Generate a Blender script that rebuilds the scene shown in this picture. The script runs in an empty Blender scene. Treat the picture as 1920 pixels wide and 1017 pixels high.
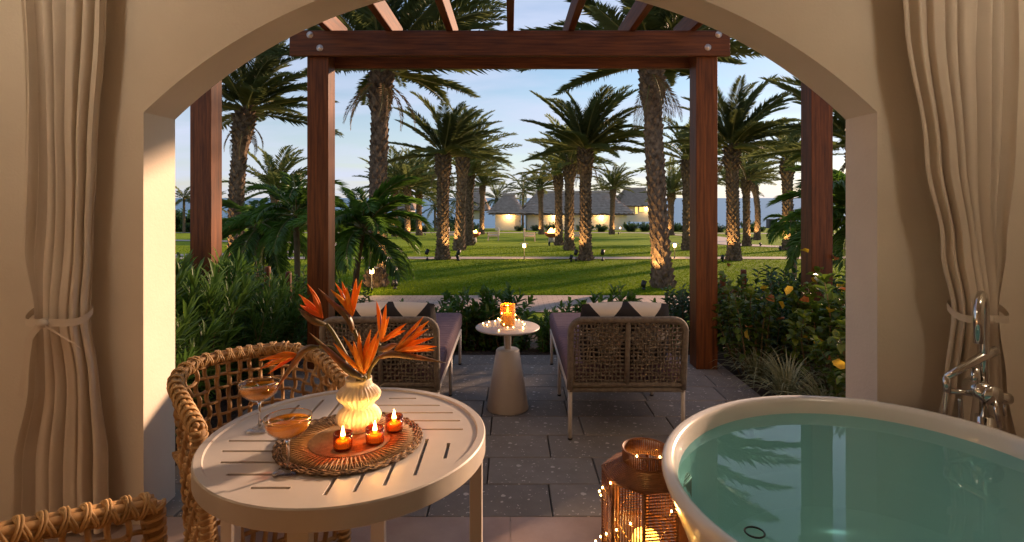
import bpy, math, random
from mathutils import Vector, Matrix, Quaternion, noise
PI = math.pi
R = math.radians
sc = bpy.context.scene
COL = sc.collection

# ---------------------------------------------------------------- camera, sky, sun, exposure
F = 1050.0; CX = 957.0; CY = 371.0; CAMZ = 1.52          # photo pixels of a 1920 wide frame
cam = bpy.data.cameras.new('camera'); camo = bpy.data.objects.new('camera', cam); COL.objects.link(camo)
cam.sensor_width = 36; cam.lens = 36*F/1920
cam.shift_x = (960-CX)/1920; cam.shift_y = -(508.5-CY)/1920
cam.clip_start = .02; cam.clip_end = 20000
camo.location = (0, 0, CAMZ); camo.rotation_euler = (R(90), 0, 0)
sc.camera = camo
SUN_AZ, SUN_EL = R(49), R(15)
SUN = Vector((math.sin(SUN_AZ)*math.cos(SUN_EL), math.cos(SUN_AZ)*math.cos(SUN_EL), math.sin(SUN_EL)))
wd = bpy.data.worlds.new('World'); sc.world = wd; wd.use_nodes = True
nt = wd.node_tree; nt.nodes.clear()
def wn(t, **k):
    n = nt.nodes.new(t)
    for a, b in k.items(): setattr(n, a, b)
    return n
sky = wn('ShaderNodeTexSky', sky_type='NISHITA', sun_disc=False)
sky.sun_elevation = SUN_EL; sky.sun_rotation = SUN_AZ; sky.altitude = 0
sky.air_density = 1.0; sky.dust_density = .25; sky.ozone_density = 2.2
tc = wn('ShaderNodeTexCoord'); sep = wn('ShaderNodeSeparateXYZ'); nt.links.new(tc.outputs['Generated'], sep.inputs[0])
zz = wn('ShaderNodeMath', operation='ADD'); nt.links.new(sep.outputs[2], zz.inputs[0]); zz.inputs[1].default_value = .12
zm = wn('ShaderNodeMath', operation='MAXIMUM'); nt.links.new(zz.outputs[0], zm.inputs[0]); zm.inputs[1].default_value = .03
dx = wn('ShaderNodeMath', operation='DIVIDE'); nt.links.new(sep.outputs[0], dx.inputs[0]); nt.links.new(zm.outputs[0], dx.inputs[1])
dy = wn('ShaderNodeMath', operation='DIVIDE'); nt.links.new(sep.outputs[1], dy.inputs[0]); nt.links.new(zm.outputs[0], dy.inputs[1])
cmb = wn('ShaderNodeCombineXYZ'); nt.links.new(dx.outputs[0], cmb.inputs[0]); nt.links.new(dy.outputs[0], cmb.inputs[1])
mp = wn('ShaderNodeMapping'); mp.inputs['Scale'].default_value = (.55, .9, 1); mp.inputs['Rotation'].default_value = (0, 0, R(20)); mp.inputs['Location'].default_value = (3.1, 1.7, 0)
nt.links.new(cmb.outputs[0], mp.inputs[0])
cn = wn('ShaderNodeTexNoise'); cn.inputs['Scale'].default_value = 1.25; cn.inputs['Detail'].default_value = 6; cn.inputs['Roughness'].default_value = .52; cn.inputs['Distortion'].default_value = .4
nt.links.new(mp.outputs[0], cn.inputs['Vector'])
cr = wn('ShaderNodeValToRGB'); cr.color_ramp.elements[0].position = .40; cr.color_ramp.elements[0].color = (0, 0, 0, 1)
cr.color_ramp.elements[1].position = .66; cr.color_ramp.elements[1].color = (.85, .85, .85, 1)
nt.links.new(cn.outputs[0], cr.inputs[0])
mxw = wn('ShaderNodeMix', data_type='RGBA'); nt.links.new(cr.outputs[0], mxw.inputs[0]); nt.links.new(sky.outputs[0], mxw.inputs[6])
mxw.inputs[7].default_value = (4.6, 5.1, 6.6, 1)
hz = wn('ShaderNodeMapRange', interpolation_type='SMOOTHSTEP'); nt.links.new(sep.outputs[2], hz.inputs[0]); hz.inputs[1].default_value = 0; hz.inputs[2].default_value = .30; hz.inputs[3].default_value = .5; hz.inputs[4].default_value = 0
mxh = wn('ShaderNodeMix', data_type='RGBA'); nt.links.new(hz.outputs[0], mxh.inputs[0]); nt.links.new(mxw.outputs[2], mxh.inputs[6]); mxh.inputs[7].default_value = (4.8, 5.0, 6.0, 1)
bg = wn('ShaderNodeBackground'); bg.inputs[1].default_value = .05
wo = wn('ShaderNodeOutputWorld'); nt.links.new(mxh.outputs[2], bg.inputs[0]); nt.links.new(bg.outputs[0], wo.inputs[0])
sl = bpy.data.lights.new('sun', 'SUN'); sl.energy = 2.9; sl.angle = R(2.5); sl.color = (1, .63, .40)
so = bpy.data.objects.new('sun', sl); COL.objects.link(so); so.rotation_euler = SUN.to_track_quat('Z', 'Y').to_euler(); so.location = (30, 25, 20)
sc.view_settings.view_transform = 'Standard'; sc.view_settings.look = 'None'; sc.view_settings.gamma = 1
sc.view_settings.exposure = 1.6
sc.cycles.use_denoising = True
sc.cycles.max_bounces = 8; sc.cycles.transparent_max_bounces = 16; sc.cycles.sample_clamp_indirect = 4
sc.cycles.caustics_reflective = False; sc.cycles.caustics_refractive = False

# ---------------------------------------------------------------- helpers
def P(x, y, d):
    """photo pixel at depth d -> world"""
    return Vector(((x-CX)/F*d, d, CAMZ-(y-CY)/F*d))
def gz(d):
    if d < 5.6: return -.03
    if d < 9: return -.03-.57*(d-5.6)/3.4
    if d < 19: return -.6
    if d < 95: return -.6-.0404*(d-19)
    return max(-4.6, -3.67-.06*(d-95))
def gd(y):
    px = y-CY
    return 2226/px if px >= 117.2 else 1420/(px-42.42)
def G(x, y):
    d = gd(y); return Vector(((x-CX)/F*d, d, gz(d)))

class MB:
    def __init__(s): s.v = []; s.f = []
    def quad(s, a, b, c, d):
        n = len(s.v); s.v += [tuple(a), tuple(b), tuple(c), tuple(d)]; s.f.append((n, n+1, n+2, n+3))
    def tri(s, a, b, c):
        n = len(s.v); s.v += [tuple(a), tuple(b), tuple(c)]; s.f.append((n, n+1, n+2))
    def box(s, x0, x1, y0, y1, z0, z1, b=0):
        n = len(s.v)
        s.v += [(x0,y0,z0),(x1,y0,z0),(x1,y1,z0),(x0,y1,z0),(x0,y0,z1),(x1,y0,z1),(x1,y1,z1),(x0,y1,z1)]
        s.f += [(n,n+3,n+2,n+1),(n+4,n+5,n+6,n+7),(n,n+1,n+5,n+4),(n+1,n+2,n+6,n+5),(n+2,n+3,n+7,n+6),(n+3,n,n+4,n+7)]
        return s
    def tube(s, pts, r, k=6, flat=1.0, closed=False, up=None, cap=True):
        pts = [Vector(p) for p in pts]; m = len(pts)
        rr = r if isinstance(r, (list, tuple)) else [r]*m
        t0 = (pts[1]-pts[0]).normalized()
        u = Vector(up) if up is not None else (Vector((0,0,1)) if abs(t0.z) < .9 else Vector((1,0,0)))
        base = len(s.v)
        for i, p in enumerate(pts):
            if closed: t = pts[(i+1) % m]-pts[i-1]
            else: t = pts[min(i+1, m-1)]-pts[max(i-1, 0)]
            if t.length < 1e-9: t = t0
            t = t.normalized()
            a = u-t*u.dot(t)
            if a.length < 1e-6: a = t.orthogonal()
            a.normalize(); b = t.cross(a)
            if up is None: u = a
            for j in range(k):
                q = 2*PI*j/k
                s.v.append(tuple(p+a*math.cos(q)*rr[i]*flat+b*math.sin(q)*rr[i]))
        for i in range(m if closed else m-1):
            i2 = (i+1) % m
            for j in range(k):
                j2 = (j+1) % k
                s.f.append((base+i*k+j, base+i*k+j2, base+i2*k+j2, base+i2*k+j))
        if cap and not closed:
            s.f.append(tuple(base+j for j in range(k-1, -1, -1))); s.f.append(tuple(base+(m-1)*k+j for j in range(k)))
        return s
    def lathe(s, prof, k=32, c=(0,0,0), rib=0, nrib=0, sx=1, sy=1, rot=0, cap0=False, cap1=False):
        b = len(s.v); m = len(prof)
        for pr in prof:
            r, z = pr[0], pr[1]; rb = pr[2] if len(pr) > 2 else rib
            for j in range(k):
                q = 2*PI*j/k; q2 = r*(1+rb*math.cos(nrib*q))
                x, y = q2*math.cos(q)*sx, q2*math.sin(q)*sy
                s.v.append((c[0]+x*math.cos(rot)-y*math.sin(rot), c[1]+x*math.sin(rot)+y*math.cos(rot), c[2]+z))
        for i in range(m-1):
            for j in range(k):
                j2 = (j+1) % k
                s.f.append((b+i*k+j, b+i*k+j2, b+(i+1)*k+j2, b+(i+1)*k+j))
        if cap0: s.f.append(tuple(b+j for j in range(k-1, -1, -1)))
        if cap1: s.f.append(tuple(b+(m-1)*k+j for j in range(k)))
        return s
    def mesh(s, name, mat, smooth=True):
        me = bpy.data.meshes.new(name); me.from_pydata(s.v, [], s.f); me.update()
        if mat: me.materials.append(mat)
        if smooth: me.polygons.foreach_set('use_smooth', [True]*len(me.polygons))
        return me
    def build(s, name, mat, parent=None, smooth=True, bevel=0, kind=None):
        o = bpy.data.objects.new(name, s.mesh(name, mat, smooth)); COL.objects.link(o)
        if parent: o.parent = parent; o.matrix_parent_inverse = Matrix.Identity(4)
        if bevel:
            md = o.modifiers.new('bevel', 'BEVEL'); md.width = bevel; md.segments = 2; md.limit_method = 'ANGLE'
        if kind: o['kind'] = kind
        return o
def inst(name, me, parent, loc=(0,0,0), rot=(0,0,0), scl=(1,1,1)):
    o = bpy.data.objects.new(name, me); COL.objects.link(o); o.parent = parent
    o.location = loc; o.rotation_euler = rot; o.scale = scl
    return o
def empty(name, loc, label, cat, group=None, rz=0):
    o = bpy.data.objects.new(name, None); COL.objects.link(o); o.location = loc; o.rotation_euler = (0, 0, rz); o.empty_display_size = .1
    o['label'] = label; o['category'] = cat
    if group: o['group'] = group
    return o
def tag(o, label, cat, group=None):
    o['label'] = label; o['category'] = cat
    if group: o['group'] = group
    return o
def light(name, parent, loc, energy, color, radius=.03, kind='POINT', target=None, spot=60):
    l = bpy.data.lights.new(name, kind); l.energy = energy; l.color = color; l.shadow_soft_size = radius
    o = bpy.data.objects.new(name, l); COL.objects.link(o); o.parent = parent; o.location = loc
    if kind == 'SPOT':
        l.spot_size = R(spot); l.spot_blend = .6
        o.rotation_euler = (-(Vector(target)-Vector(loc))).to_track_quat('Z', 'Y').to_euler()
    return o
def catmull(pts, n=8):
    pts = [Vector(p) for p in pts]; out = []
    q = [pts[0]*2-pts[1]]+pts+[pts[-1]*2-pts[-2]]
    for i in range(1, len(q)-2):
        for j in range(n):
            t = j/n
            out.append(.5*((2*q[i])+(q[i+1]-q[i-1])*t+(2*q[i-1]-5*q[i]+4*q[i+1]-q[i+2])*t*t+(3*q[i]-q[i-1]-3*q[i+1]+q[i+2])*t**3))
    out.append(pts[-1]); return out
def lerp(a, b, t): return a+(b-a)*t
def interp(keys, x):
    if x <= keys[0][0]: return keys[0][1]
    for (a, va), (b, vb) in zip(keys, keys[1:]):
        if x <= b:
            t = (x-a)/(b-a); t = t*t*(3-2*t); return va+(vb-va)*t
    return keys[-1][1]

# ---------------------------------------------------------------- materials
def mat(name, c, rough=.6, c2=None, scale=8, stretch=(1,1,1), bump=0, bscale=None, metal=0, detail=5, lo=.35, hi=.65, spec=.5, emit=None, es=0, trans=0, rand=0, coat=0, bdist=.02):
    m = bpy.data.materials.new(name); m.use_nodes = True
    N = m.node_tree.nodes; L = m.node_tree.links; b = N['Principled BSDF']
    b.inputs['Base Color'].default_value = (*c, 1); b.inputs['Roughness'].default_value = rough; b.inputs['Metallic'].default_value = metal
    b.inputs['Specular IOR Level'].default_value = spec; b.inputs['Coat Weight'].default_value = coat
    if emit: b.inputs['Emission Color'].default_value = (*emit, 1); b.inputs['Emission Strength'].default_value = es
    col = None
    if c2 or bump:
        t = N.new('ShaderNodeTexCoord'); mpn = N.new('ShaderNodeMapping'); mpn.inputs['Scale'].default_value = stretch
        L.new(t.outputs['Object'], mpn.inputs[0])
    if c2:
        n = N.new('ShaderNodeTexNoise'); n.inputs['Scale'].default_value = scale; n.inputs['Detail'].default_value = detail; n.inputs['Roughness'].default_value = .6
        L.new(mpn.outputs[0], n.inputs['Vector'])
        r = N.new('ShaderNodeValToRGB'); r.color_ramp.elements[0].position = lo; r.color_ramp.elements[1].position = hi
        r.color_ramp.elements[0].color = (*c, 1); r.color_ramp.elements[1].color = (*c2, 1)
        L.new(n.outputs[0], r.inputs[0]); col = r.outputs[0]
    if rand:
        oi = N.new('ShaderNodeObjectInfo'); hs = N.new('ShaderNodeHueSaturation'); mr = N.new('ShaderNodeMapRange')
        mr.inputs[3].default_value = 1-rand; mr.inputs[4].default_value = 1+rand
        L.new(oi.outputs['Random'], mr.inputs[0]); L.new(mr.outputs[0], hs.inputs['Value'])
        if col: L.new(col, hs.inputs['Color'])
        else: hs.inputs['Color'].default_value = (*c, 1)
        col = hs.outputs[0]
    if col: L.new(col, b.inputs['Base Color'])
    if bump:
        n2 = N.new('ShaderNodeTexNoise'); n2.inputs['Scale'].default_value = bscale or scale*3; n2.inputs['Detail'].default_value = 4
        L.new(mpn.outputs[0], n2.inputs['Vector'])
        bp = N.new('ShaderNodeBump'); bp.inputs['Strength'].default_value = bump; bp.inputs['Distance'].default_value = bdist
        L.new(n2.outputs[0], bp.inputs['Height']); L.new(bp.outputs[0], b.inputs['Normal'])
    if trans:
        out = N['Material Output']; tr = N.new('ShaderNodeBsdfTranslucent'); mx = N.new('ShaderNodeMixShader'); mx.inputs[0].default_value = trans
        if col: L.new(col, tr.inputs[0])
        else: tr.inputs[0].default_value = (*c, 1)
        L.new(b.outputs[0], mx.inputs[1]); L.new(tr.outputs[0], mx.inputs[2]); L.new(mx.outputs[0], out.inputs[0])
    return m
def clear(name, tint, ior=1.33, rough=0.0, bump=0, bscale=10, body=0):
    """see-through with a fresnel reflection"""
    m = bpy.data.materials.new(name); m.use_nodes = True; N = m.node_tree.nodes; L = m.node_tree.links; N.clear()
    out = N.new('ShaderNodeOutputMaterial'); mx = N.new('ShaderNodeMixShader'); fr = N.new('ShaderNodeLayerWeight'); fr.inputs[0].default_value = .5
    tr = N.new('ShaderNodeBsdfTransparent'); tr.inputs[0].default_value = (*tint, 1); gl = N.new('ShaderNodeBsdfGlossy'); gl.inputs['Roughness'].default_value = rough
    pw = N.new('ShaderNodeMath'); pw.operation = 'POWER'; L.new(fr.outputs['Facing'], pw.inputs[0]); pw.inputs[1].default_value = 4.5
    ml = N.new('ShaderNodeMath'); ml.operation = 'MULTIPLY_ADD'; f0 = ((ior-1)/(ior+1))**2; L.new(pw.outputs[0], ml.inputs[0]); ml.inputs[1].default_value = 1-f0; ml.inputs[2].default_value = f0
    L.new(ml.outputs[0], mx.inputs[0]); L.new(tr.outputs[0], mx.inputs[1]); L.new(gl.outputs[0], mx.inputs[2]); L.new(mx.outputs[0], out.inputs[0])
    if body:
        tl = N.new('ShaderNodeBsdfTranslucent'); tl.inputs[0].default_value = (*tint, 1); m2 = N.new('ShaderNodeMixShader'); m2.inputs[0].default_value = body
        L.new(tr.outputs[0], m2.inputs[1]); L.new(tl.outputs[0], m2.inputs[2]); L.new(m2.outputs[0], mx.inputs[1])
    if bump:
        t = N.new('ShaderNodeTexCoord'); n = N.new('ShaderNodeTexNoise'); n.inputs['Scale'].default_value = bscale; L.new(t.outputs['Object'], n.inputs['Vector'])
        bp = N.new('ShaderNodeBump'); bp.inputs['Strength'].default_value = bump; bp.inputs['Distance'].default_value = .01
        L.new(n.outputs[0], bp.inputs['Height']); L.new(bp.outputs[0], gl.inputs['Normal']); L.new(bp.outputs[0], fr.inputs['Normal'])
    return m
def glow(name, c, s):
    m = bpy.data.materials.new(name); m.use_nodes = True; N = m.node_tree.nodes; N.clear()
    o = N.new('ShaderNodeOutputMaterial'); e = N.new('ShaderNodeEmission'); e.inputs[0].default_value = (*c, 1); e.inputs[1].default_value = s
    m.node_tree.links.new(e.outputs[0], o.inputs[0]); return m
M = {}
M['stucco'] = mat('stucco', (.70,.61,.49), .9, (.76,.665,.54), 1.5, bump=.25, bscale=80, bdist=.005)
def wood(n, st): return mat(n, (.048,.014,.004), .5, (.20,.062,.014), 3.2, st, spec=.3, bump=.25, bscale=14, lo=.3, hi=.72, detail=8, rand=.15, bdist=.004)
M['wood_z'] = wood('wood_z', (14,14,.8)); M['wood_x'] = wood('wood_x', (.8,14,14)); M['wood_y'] = wood('wood_y', (14,.8,14))
M['linen'] = mat('linen', (.68,.585,.475), .9, (.73,.63,.515), 3, bump=.3, bscale=420, trans=.12, bdist=.002)
M['marble'] = mat('marble', (.32,.225,.18), .4, (.48,.36,.30), 3.5, bump=.05, detail=9, lo=.3, hi=.7, rand=.12)
M['white'] = mat('white_paint', (.47,.43,.39), .42, (.51,.465,.425), 6, bump=.06, bscale=300, bdist=.001)
M['whitemetal'] = mat('white_metal', (.52,.475,.425), .4, (.56,.51,.46), 9)
M['enamel'] = mat('enamel', (.70,.67,.625), .2, (.73,.70,.65), 2, coat=.3)
M['wicker'] = mat('wicker', (.30,.165,.06), .55, (.47,.28,.115), 9, bump=.4, bscale=120, rand=.22, bdist=.003)
M['binding'] = mat('binding', (.40,.24,.09), .55, (.54,.34,.15), 16, bump=.3, bscale=150, bdist=.002, rand=.15)
M['rope'] = mat('rope', (.13,.112,.092), .85, (.21,.182,.15), 40, bump=.8, bscale=260, bdist=.004)
M['cushion'] = mat('plum_fabric', (.105,.062,.082), .85, (.14,.085,.105), 20, bump=.3, bscale=400, bdist=.002)
M['chrome'] = mat('chrome', (.60,.585,.56), .08, metal=1)
M['hose'] = mat('hose_metal', (.6,.58,.55), .25, metal=1)
M['black'] = mat('black_metal', (.015,.014,.013), .45)
M['bolt'] = mat('bolt', (.62,.56,.5), .35, metal=.8)
M['soil'] = mat('soil', (.035,.022,.013), .95, (.075,.048,.028), 14, bump=1, bscale=50, bdist=.05)
M['lawn'] = mat('lawn', (.14,.215,.009), 1, (.20,.285,.015), .55, (.35,1.6,1), bump=.9, bscale=26, spec=.1, detail=9, bdist=.05)
M['blade'] = mat('grass_blade', (.145,.225,.01), .9, (.21,.295,.016), .6, spec=.1, trans=.3)
M['sand'] = mat('sand', (.55,.47,.38), .95, (.62,.54,.45), .6, bump=.2)
M['pathc'] = mat('path_concrete', (.36,.30,.26), .85, (.44,.37,.32), 1.2, bump=.2, bscale=30)
M['stone'] = mat('cast_stone', (.45,.41,.36), .8, (.52,.47,.42), 6, bump=.2)
M['firebowl'] = mat('fire_bowl', (.30,.075,.03), .5, (.38,.11,.045), 10, bump=.2)
M['trunk'] = mat('palm_trunk', (.075,.045,.026), .95, (.26,.175,.11), 9, bump=.8, bscale=40, rand=.15)
M['frond'] = mat('frond', (.10,.135,.04), .5, (.18,.205,.07), 1.3, trans=.58, rand=.28)
M['rachis'] = mat('rachis', (.20,.19,.06), .6)
M['frondg'] = mat('bright_frond', (.06,.14,.018), .38, (.13,.25,.03), 2.0, trans=.48, rand=.25)
M['greenstem'] = mat('green_stem', (.12,.17,.05), .5, (.2,.24,.1), 5)
M['stem'] = mat('stem', (.14,.085,.04), .8, (.2,.14,.07), 10)
M['leaf_l'] = mat('lance_leaf', (.065,.15,.024), .42, (.14,.25,.045), 1.8, trans=.42, rand=.15)
M['leaf_h'] = mat('hedge_leaf', (.06,.14,.02), .32, (.13,.24,.035), 3, trans=.42, rand=.15)
M['leaf_d'] = mat('dark_leaf', (.026,.07,.014), .35, (.065,.13,.022), 3, trans=.42, rand=.15)
M['leaf_r'] = mat('round_leaf', (.085,.16,.02), .4, (.22,.28,.03), 2.2, trans=.42, rand=.2)
M['leaf_y'] = mat('yellow_leaf', (.55,.34,.02), .5, (.62,.44,.04), 20, trans=.35)
M['leaf_o'] = mat('dry_leaf', (.34,.10,.03), .6, (.45,.18,.05), 20, trans=.25)
M['varieg'] = mat('variegated_blade', (.20,.23,.10), .5, (.42,.42,.24), 30, (1,1,1), trans=.2)
M['thatch'] = mat('thatch', (.38,.29,.215), .95, (.52,.41,.31), 2.5, (1,1,.3), bump=.8, bscale=9, rand=.1, bdist=.1)
M['siding'] = mat('white_siding', (.66,.62,.56), .7, (.7,.66,.6), .8)
M['door'] = mat('pale_door', (.48,.42,.36), .6)
M['lamp_warm'] = glow('warm_lamp', (1,.60,.22), 9)
M['win_warm'] = glow('lit_window', (1,.58,.16), .6)
M['bulb'] = glow('fairy_bulb', (1,.55,.15), 12)
M['flame'] = glow('flame', (1,.52,.13), 22)
M['fire'] = glow('fire', (1,.42,.10), 7)
M['globe'] = glow('added_globe', (1,.86,.68), 10.5)  # glow of the two unseen globes added to light the interior
M['ledcandle'] = mat('pillar_candle', (.85,.55,.15), .5, emit=(1,.50,.08), es=1.1)
M['wax'] = mat('wax', (.9,.75,.5), .4, emit=(1,.6,.2), es=.2)
M['amber'] = clear('amber_glass', (.80,.36,.10), 1.5, .05)
M['amberjar'] = clear('amber_jar', (.97,.66,.26), 1.5, .05)
M['glass'] = clear('thin_glass', (.95,.93,.90), 1.75, 0.02)
M['solidglass'] = mat('solid_glass', (.97,.95,.92), .02); M['solidglass'].node_tree.nodes['Principled BSDF'].inputs['Transmission Weight'].default_value = 1
M['goldrim'] = mat('gold_rim', (.8,.5,.2), .2, metal=1)
M['wine'] = clear('wine', (.95,.60,.16), 1.34, 0, body=.35)
M['bath'] = clear('bath_water', (.55,.94,.97), 1.33, 0.0, bump=.04, bscale=4, body=.24)
M['ceramic'] = mat('vase_ceramic', (.80,.72,.58), .4, trans=.3)
M['cane'] = mat('dark_cane', (.15,.052,.016), .5, (.26,.10,.032), 30, rand=.15)
M['mat_a'] = mat('seagrass', (.28,.17,.085), .8, (.42,.28,.15), 60, bump=.5, bscale=300, bdist=.003)
M['mat_b'] = mat('dark_seagrass', (.07,.04,.022), .8, (.3,.19,.1), 70, bump=.5, bscale=300, bdist=.003, lo=.45, hi=.55)
M['twine'] = mat('amber_twine', (.55,.30,.07), .6, (.66,.40,.11), 40)
M['petal'] = mat('orange_petal', (.86,.25,.012), .45, (.90,.44,.04), 18, trans=.35, rand=.1)
M['petalr'] = mat('red_petal', (.84,.16,.02), .45, (.88,.32,.03), 18, trans=.3)
M['bract'] = mat('flower_bract', (.11,.085,.035), .4, (.36,.10,.03), 9, lo=.4, hi=.7)
M['stalk'] = mat('flower_stalk', (.10,.10,.03), .45, (.16,.12,.045), 10)
M['violet'] = mat('violet_petal', (.12,.05,.11), .5)
M['cloth_a'] = mat('pale_cloth', (.55,.5,.46), .9); M['cloth_b'] = mat('dark_cloth', (.03,.03,.04), .9); M['skin'] = mat('skin', (.35,.2,.13), .6)
# paver with pale shell flecks
def paver_mat():
    m = mat('paver', (.185,.163,.142), .75, (.235,.21,.185), 5, bump=.35, bscale=160, rand=.2, bdist=.003)
    N = m.node_tree.nodes; L = m.node_tree.links; b = N['Principled BSDF']; src = b.inputs['Base Color'].links[0].from_socket
    t = N.new('ShaderNodeTexCoord')
    col = src
    for s, th, o in ((22, .24, (0,0,0)), (55, .22, (3,1,0))):
        mpn = N.new('ShaderNodeMapping'); mpn.inputs['Location'].default_value = o
        L.new(t.outputs['Object'], mpn.inputs[0])
        nd = N.new('ShaderNodeTexNoise'); nd.inputs['Scale'].default_value = s*1.4; L.new(mpn.outputs[0], nd.inputs['Vector'])
        ad = N.new('ShaderNodeMix'); ad.data_type = 'RGBA'; ad.inputs[0].default_value = .03; L.new(mpn.outputs[0], ad.inputs[6]); L.new(nd.outputs['Color'], ad.inputs[7])
        v = N.new('ShaderNodeTexVoronoi'); v.inputs['Scale'].default_value = s; L.new(ad.outputs[2], v.inputs['Vector'])
        sp = N.new('ShaderNodeSeparateColor'); L.new(v.outputs['Color'], sp.inputs[0])
        mu = N.new('ShaderNodeMath'); mu.operation = 'POWER'; L.new(sp.outputs[0], mu.inputs[0]); mu.inputs[1].default_value = 4
        m2 = N.new('ShaderNodeMath'); m2.operation = 'MULTIPLY'; L.new(mu.outputs[0], m2.inputs[0]); m2.inputs[1].default_value = th*1.6
        lt = N.new('ShaderNodeMath'); lt.operation = 'LESS_THAN'; L.new(v.outputs['Distance'], lt.inputs[0]); L.new(m2.outputs[0], lt.inputs[1])
        mx = N.new('ShaderNodeMix'); mx.data_type = 'RGBA'; L.new(lt.outputs[0], mx.inputs[0]); L.new(col, mx.inputs[6]); mx.inputs[7].default_value = (.55,.50,.45,1)
        col = mx.outputs[2]
    L.new(col, b.inputs['Base Color']); return m
M['paver'] = paver_mat()
def brick_mat():
    m = mat('brick_path', (.40,.30,.25), .85, (.5,.39,.33), 3, bump=.2)
    N = m.node_tree.nodes; L = m.node_tree.links; b = N['Principled BSDF']
    t = N.new('ShaderNodeTexCoord'); br = N.new('ShaderNodeTexBrick'); br.inputs['Scale'].default_value = 1
    br.inputs['Brick Width'].default_value = .22; br.inputs['Row Height'].default_value = .11; br.inputs['Mortar Size'].default_value = .008
    br.inputs['Color1'].default_value = (.42,.32,.265,1); br.inputs['Color2'].default_value = (.5,.39,.325,1); br.inputs['Mortar'].default_value = (.26,.20,.17,1)
    L.new(t.outputs['Object'], br.inputs['Vector']); L.new(br.outputs[0], b.inputs['Base Color']); return m
M['brick'] = brick_mat()
def sea_mat():
    m = mat('sea', (.035,.13,.25), .35, spec=.25)
    N = m.node_tree.nodes; L = m.node_tree.links; b = N['Principled BSDF']
    t = N.new('ShaderNodeTexCoord'); mpn = N.new('ShaderNodeMapping'); mpn.inputs['Scale'].default_value = (.05,.22,1); L.new(t.outputs['Object'], mpn.inputs[0])
    n = N.new('ShaderNodeTexNoise'); n.inputs['Scale'].default_value = 1.2; n.inputs['Detail'].default_value = 6; L.new(mpn.outputs[0], n.inputs['Vector'])
    bp = N.new('ShaderNodeBump'); bp.inputs['Strength'].default_value = .5; bp.inputs['Distance'].default_value = .6; L.new(n.outputs[0], bp.inputs['Height']); L.new(bp.outputs[0], b.inputs['Normal']); return m
M['sea'] = sea_mat()
def pillow_mat():
    m = mat('pillow_print', (.72,.67,.6), .9)
    N = m.node_tree.nodes; L = m.node_tree.links; b = N['Principled BSDF']
    t = N.new('ShaderNodeTexCoord'); s = N.new('ShaderNodeSeparateXYZ'); L.new(t.outputs['Object'], s.inputs[0])
    pp = N.new('ShaderNodeMath'); pp.operation = 'PINGPONG'; L.new(s.outputs[0], pp.inputs[0]); pp.inputs[1].default_value = .13
    q = N.new('ShaderNodeMath'); q.operation = 'PINGPONG'; L.new(s.outputs[2], q.inputs[0]); q.inputs[1].default_value = .11
    lt = N.new('ShaderNodeMath'); lt.operation = 'LESS_THAN'; L.new(pp.outputs[0], lt.inputs[0]); L.new(q.outputs[0], lt.inputs[1])
    mx = N.new('ShaderNodeMix'); mx.data_type = 'RGBA'; L.new(lt.outputs[0], mx.inputs[0]); mx.inputs[6].default_value = (.72,.66,.58,1); mx.inputs[7].default_value = (.02,.018,.02,1)
    L.new(mx.outputs[2], b.inputs['Base Color']); return m
M['pillow'] = pillow_mat()

# ---------------------------------------------------------------- terrain
def sheet(name, m, xs, ys, zf, kind='structure'):
    b = MB(); nx = len(xs)
    for y in ys:
        for x in xs: b.v.append((x, y, zf(y)))
    for j in range(len(ys)-1):
        for i in range(nx-1): b.f.append((j*nx+i, j*nx+i+1, (j+1)*nx+i+1, (j+1)*nx+i))
    return b.build(name, m, kind=kind)
ds = [2.9, 4, 5.6, 6.5, 7.5, 9]
sheet('planting_bed', M['soil'], [-30,-10,-4,0,4,10,30], ds, lambda y: gz(y)-.004)
lawn_ds = [8.6+i*.6 for i in range(18)]+[19.4+i*2.5 for i in range(31)]
sheet('lawn', M['lawn'], [-160,-60,-25,-10,-5,0,5,10,25,60,160], lawn_ds, lambda y: gz(y)+.01)
sheet('beach', M['sand'], [-400,-100,0,100,400], [96, 100, 104, 110, 125], lambda y: gz(y))
sheet('sea', M['sea'], [-9000,-2000,-200,0,200,2000,9000], [100, 140, 300, 900, 3000, 9000], lambda y: -4.15)
def ribbon(name, pts, w, m, lift):
    b = MB(); pts = catmull([Vector((p[0], p[1], 0)) for p in pts], 8); n = len(pts)
    ww = w if isinstance(w, (list, tuple)) else (w, w)
    for i, p in enumerate(pts):
        t = (pts[min(i+1, n-1)]-pts[max(i-1, 0)]).normalized(); s = Vector((-t.y, t.x, 0))*lerp(ww[0], ww[1], i/(n-1))/2
        for q in (p+s, p-s): b.v.append((q.x, q.y, gz(q.y)+lift))
    for i in range(n-1): b.f.append((2*i, 2*i+1, 2*i+3, 2*i+2))
    return b.build(name, m, kind='structure')
ribbon('brick_path', [(-20, 11.1), (-6, 11.1), (0, 11.15), (6, 11.1), (20, 11.0)], 1.75, M['brick'], .024)
ribbon('footpath', [(-40, 19.9), (-8, 19.8), (0, 19.8), (8, 19.8), (40, 20)], 1.15, M['pathc'], .028)
ribbon('footpath', [(-16, 19.9), (-9.5, 23), (-8.6, 28), (-12, 33), (-30, 40)], 1.6, M['pathc'], .032)
ribbon('footpath', [(-60, 60), (-10, 60), (10, 60), (24, 57), (60, 50)], 2.6, M['pathc'], .028)
ribbon('footpath', [(30, 21), (15, 27), (12.5, 34), (16, 45), (14, 56)], 1.8, M['pathc'], .032)
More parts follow.
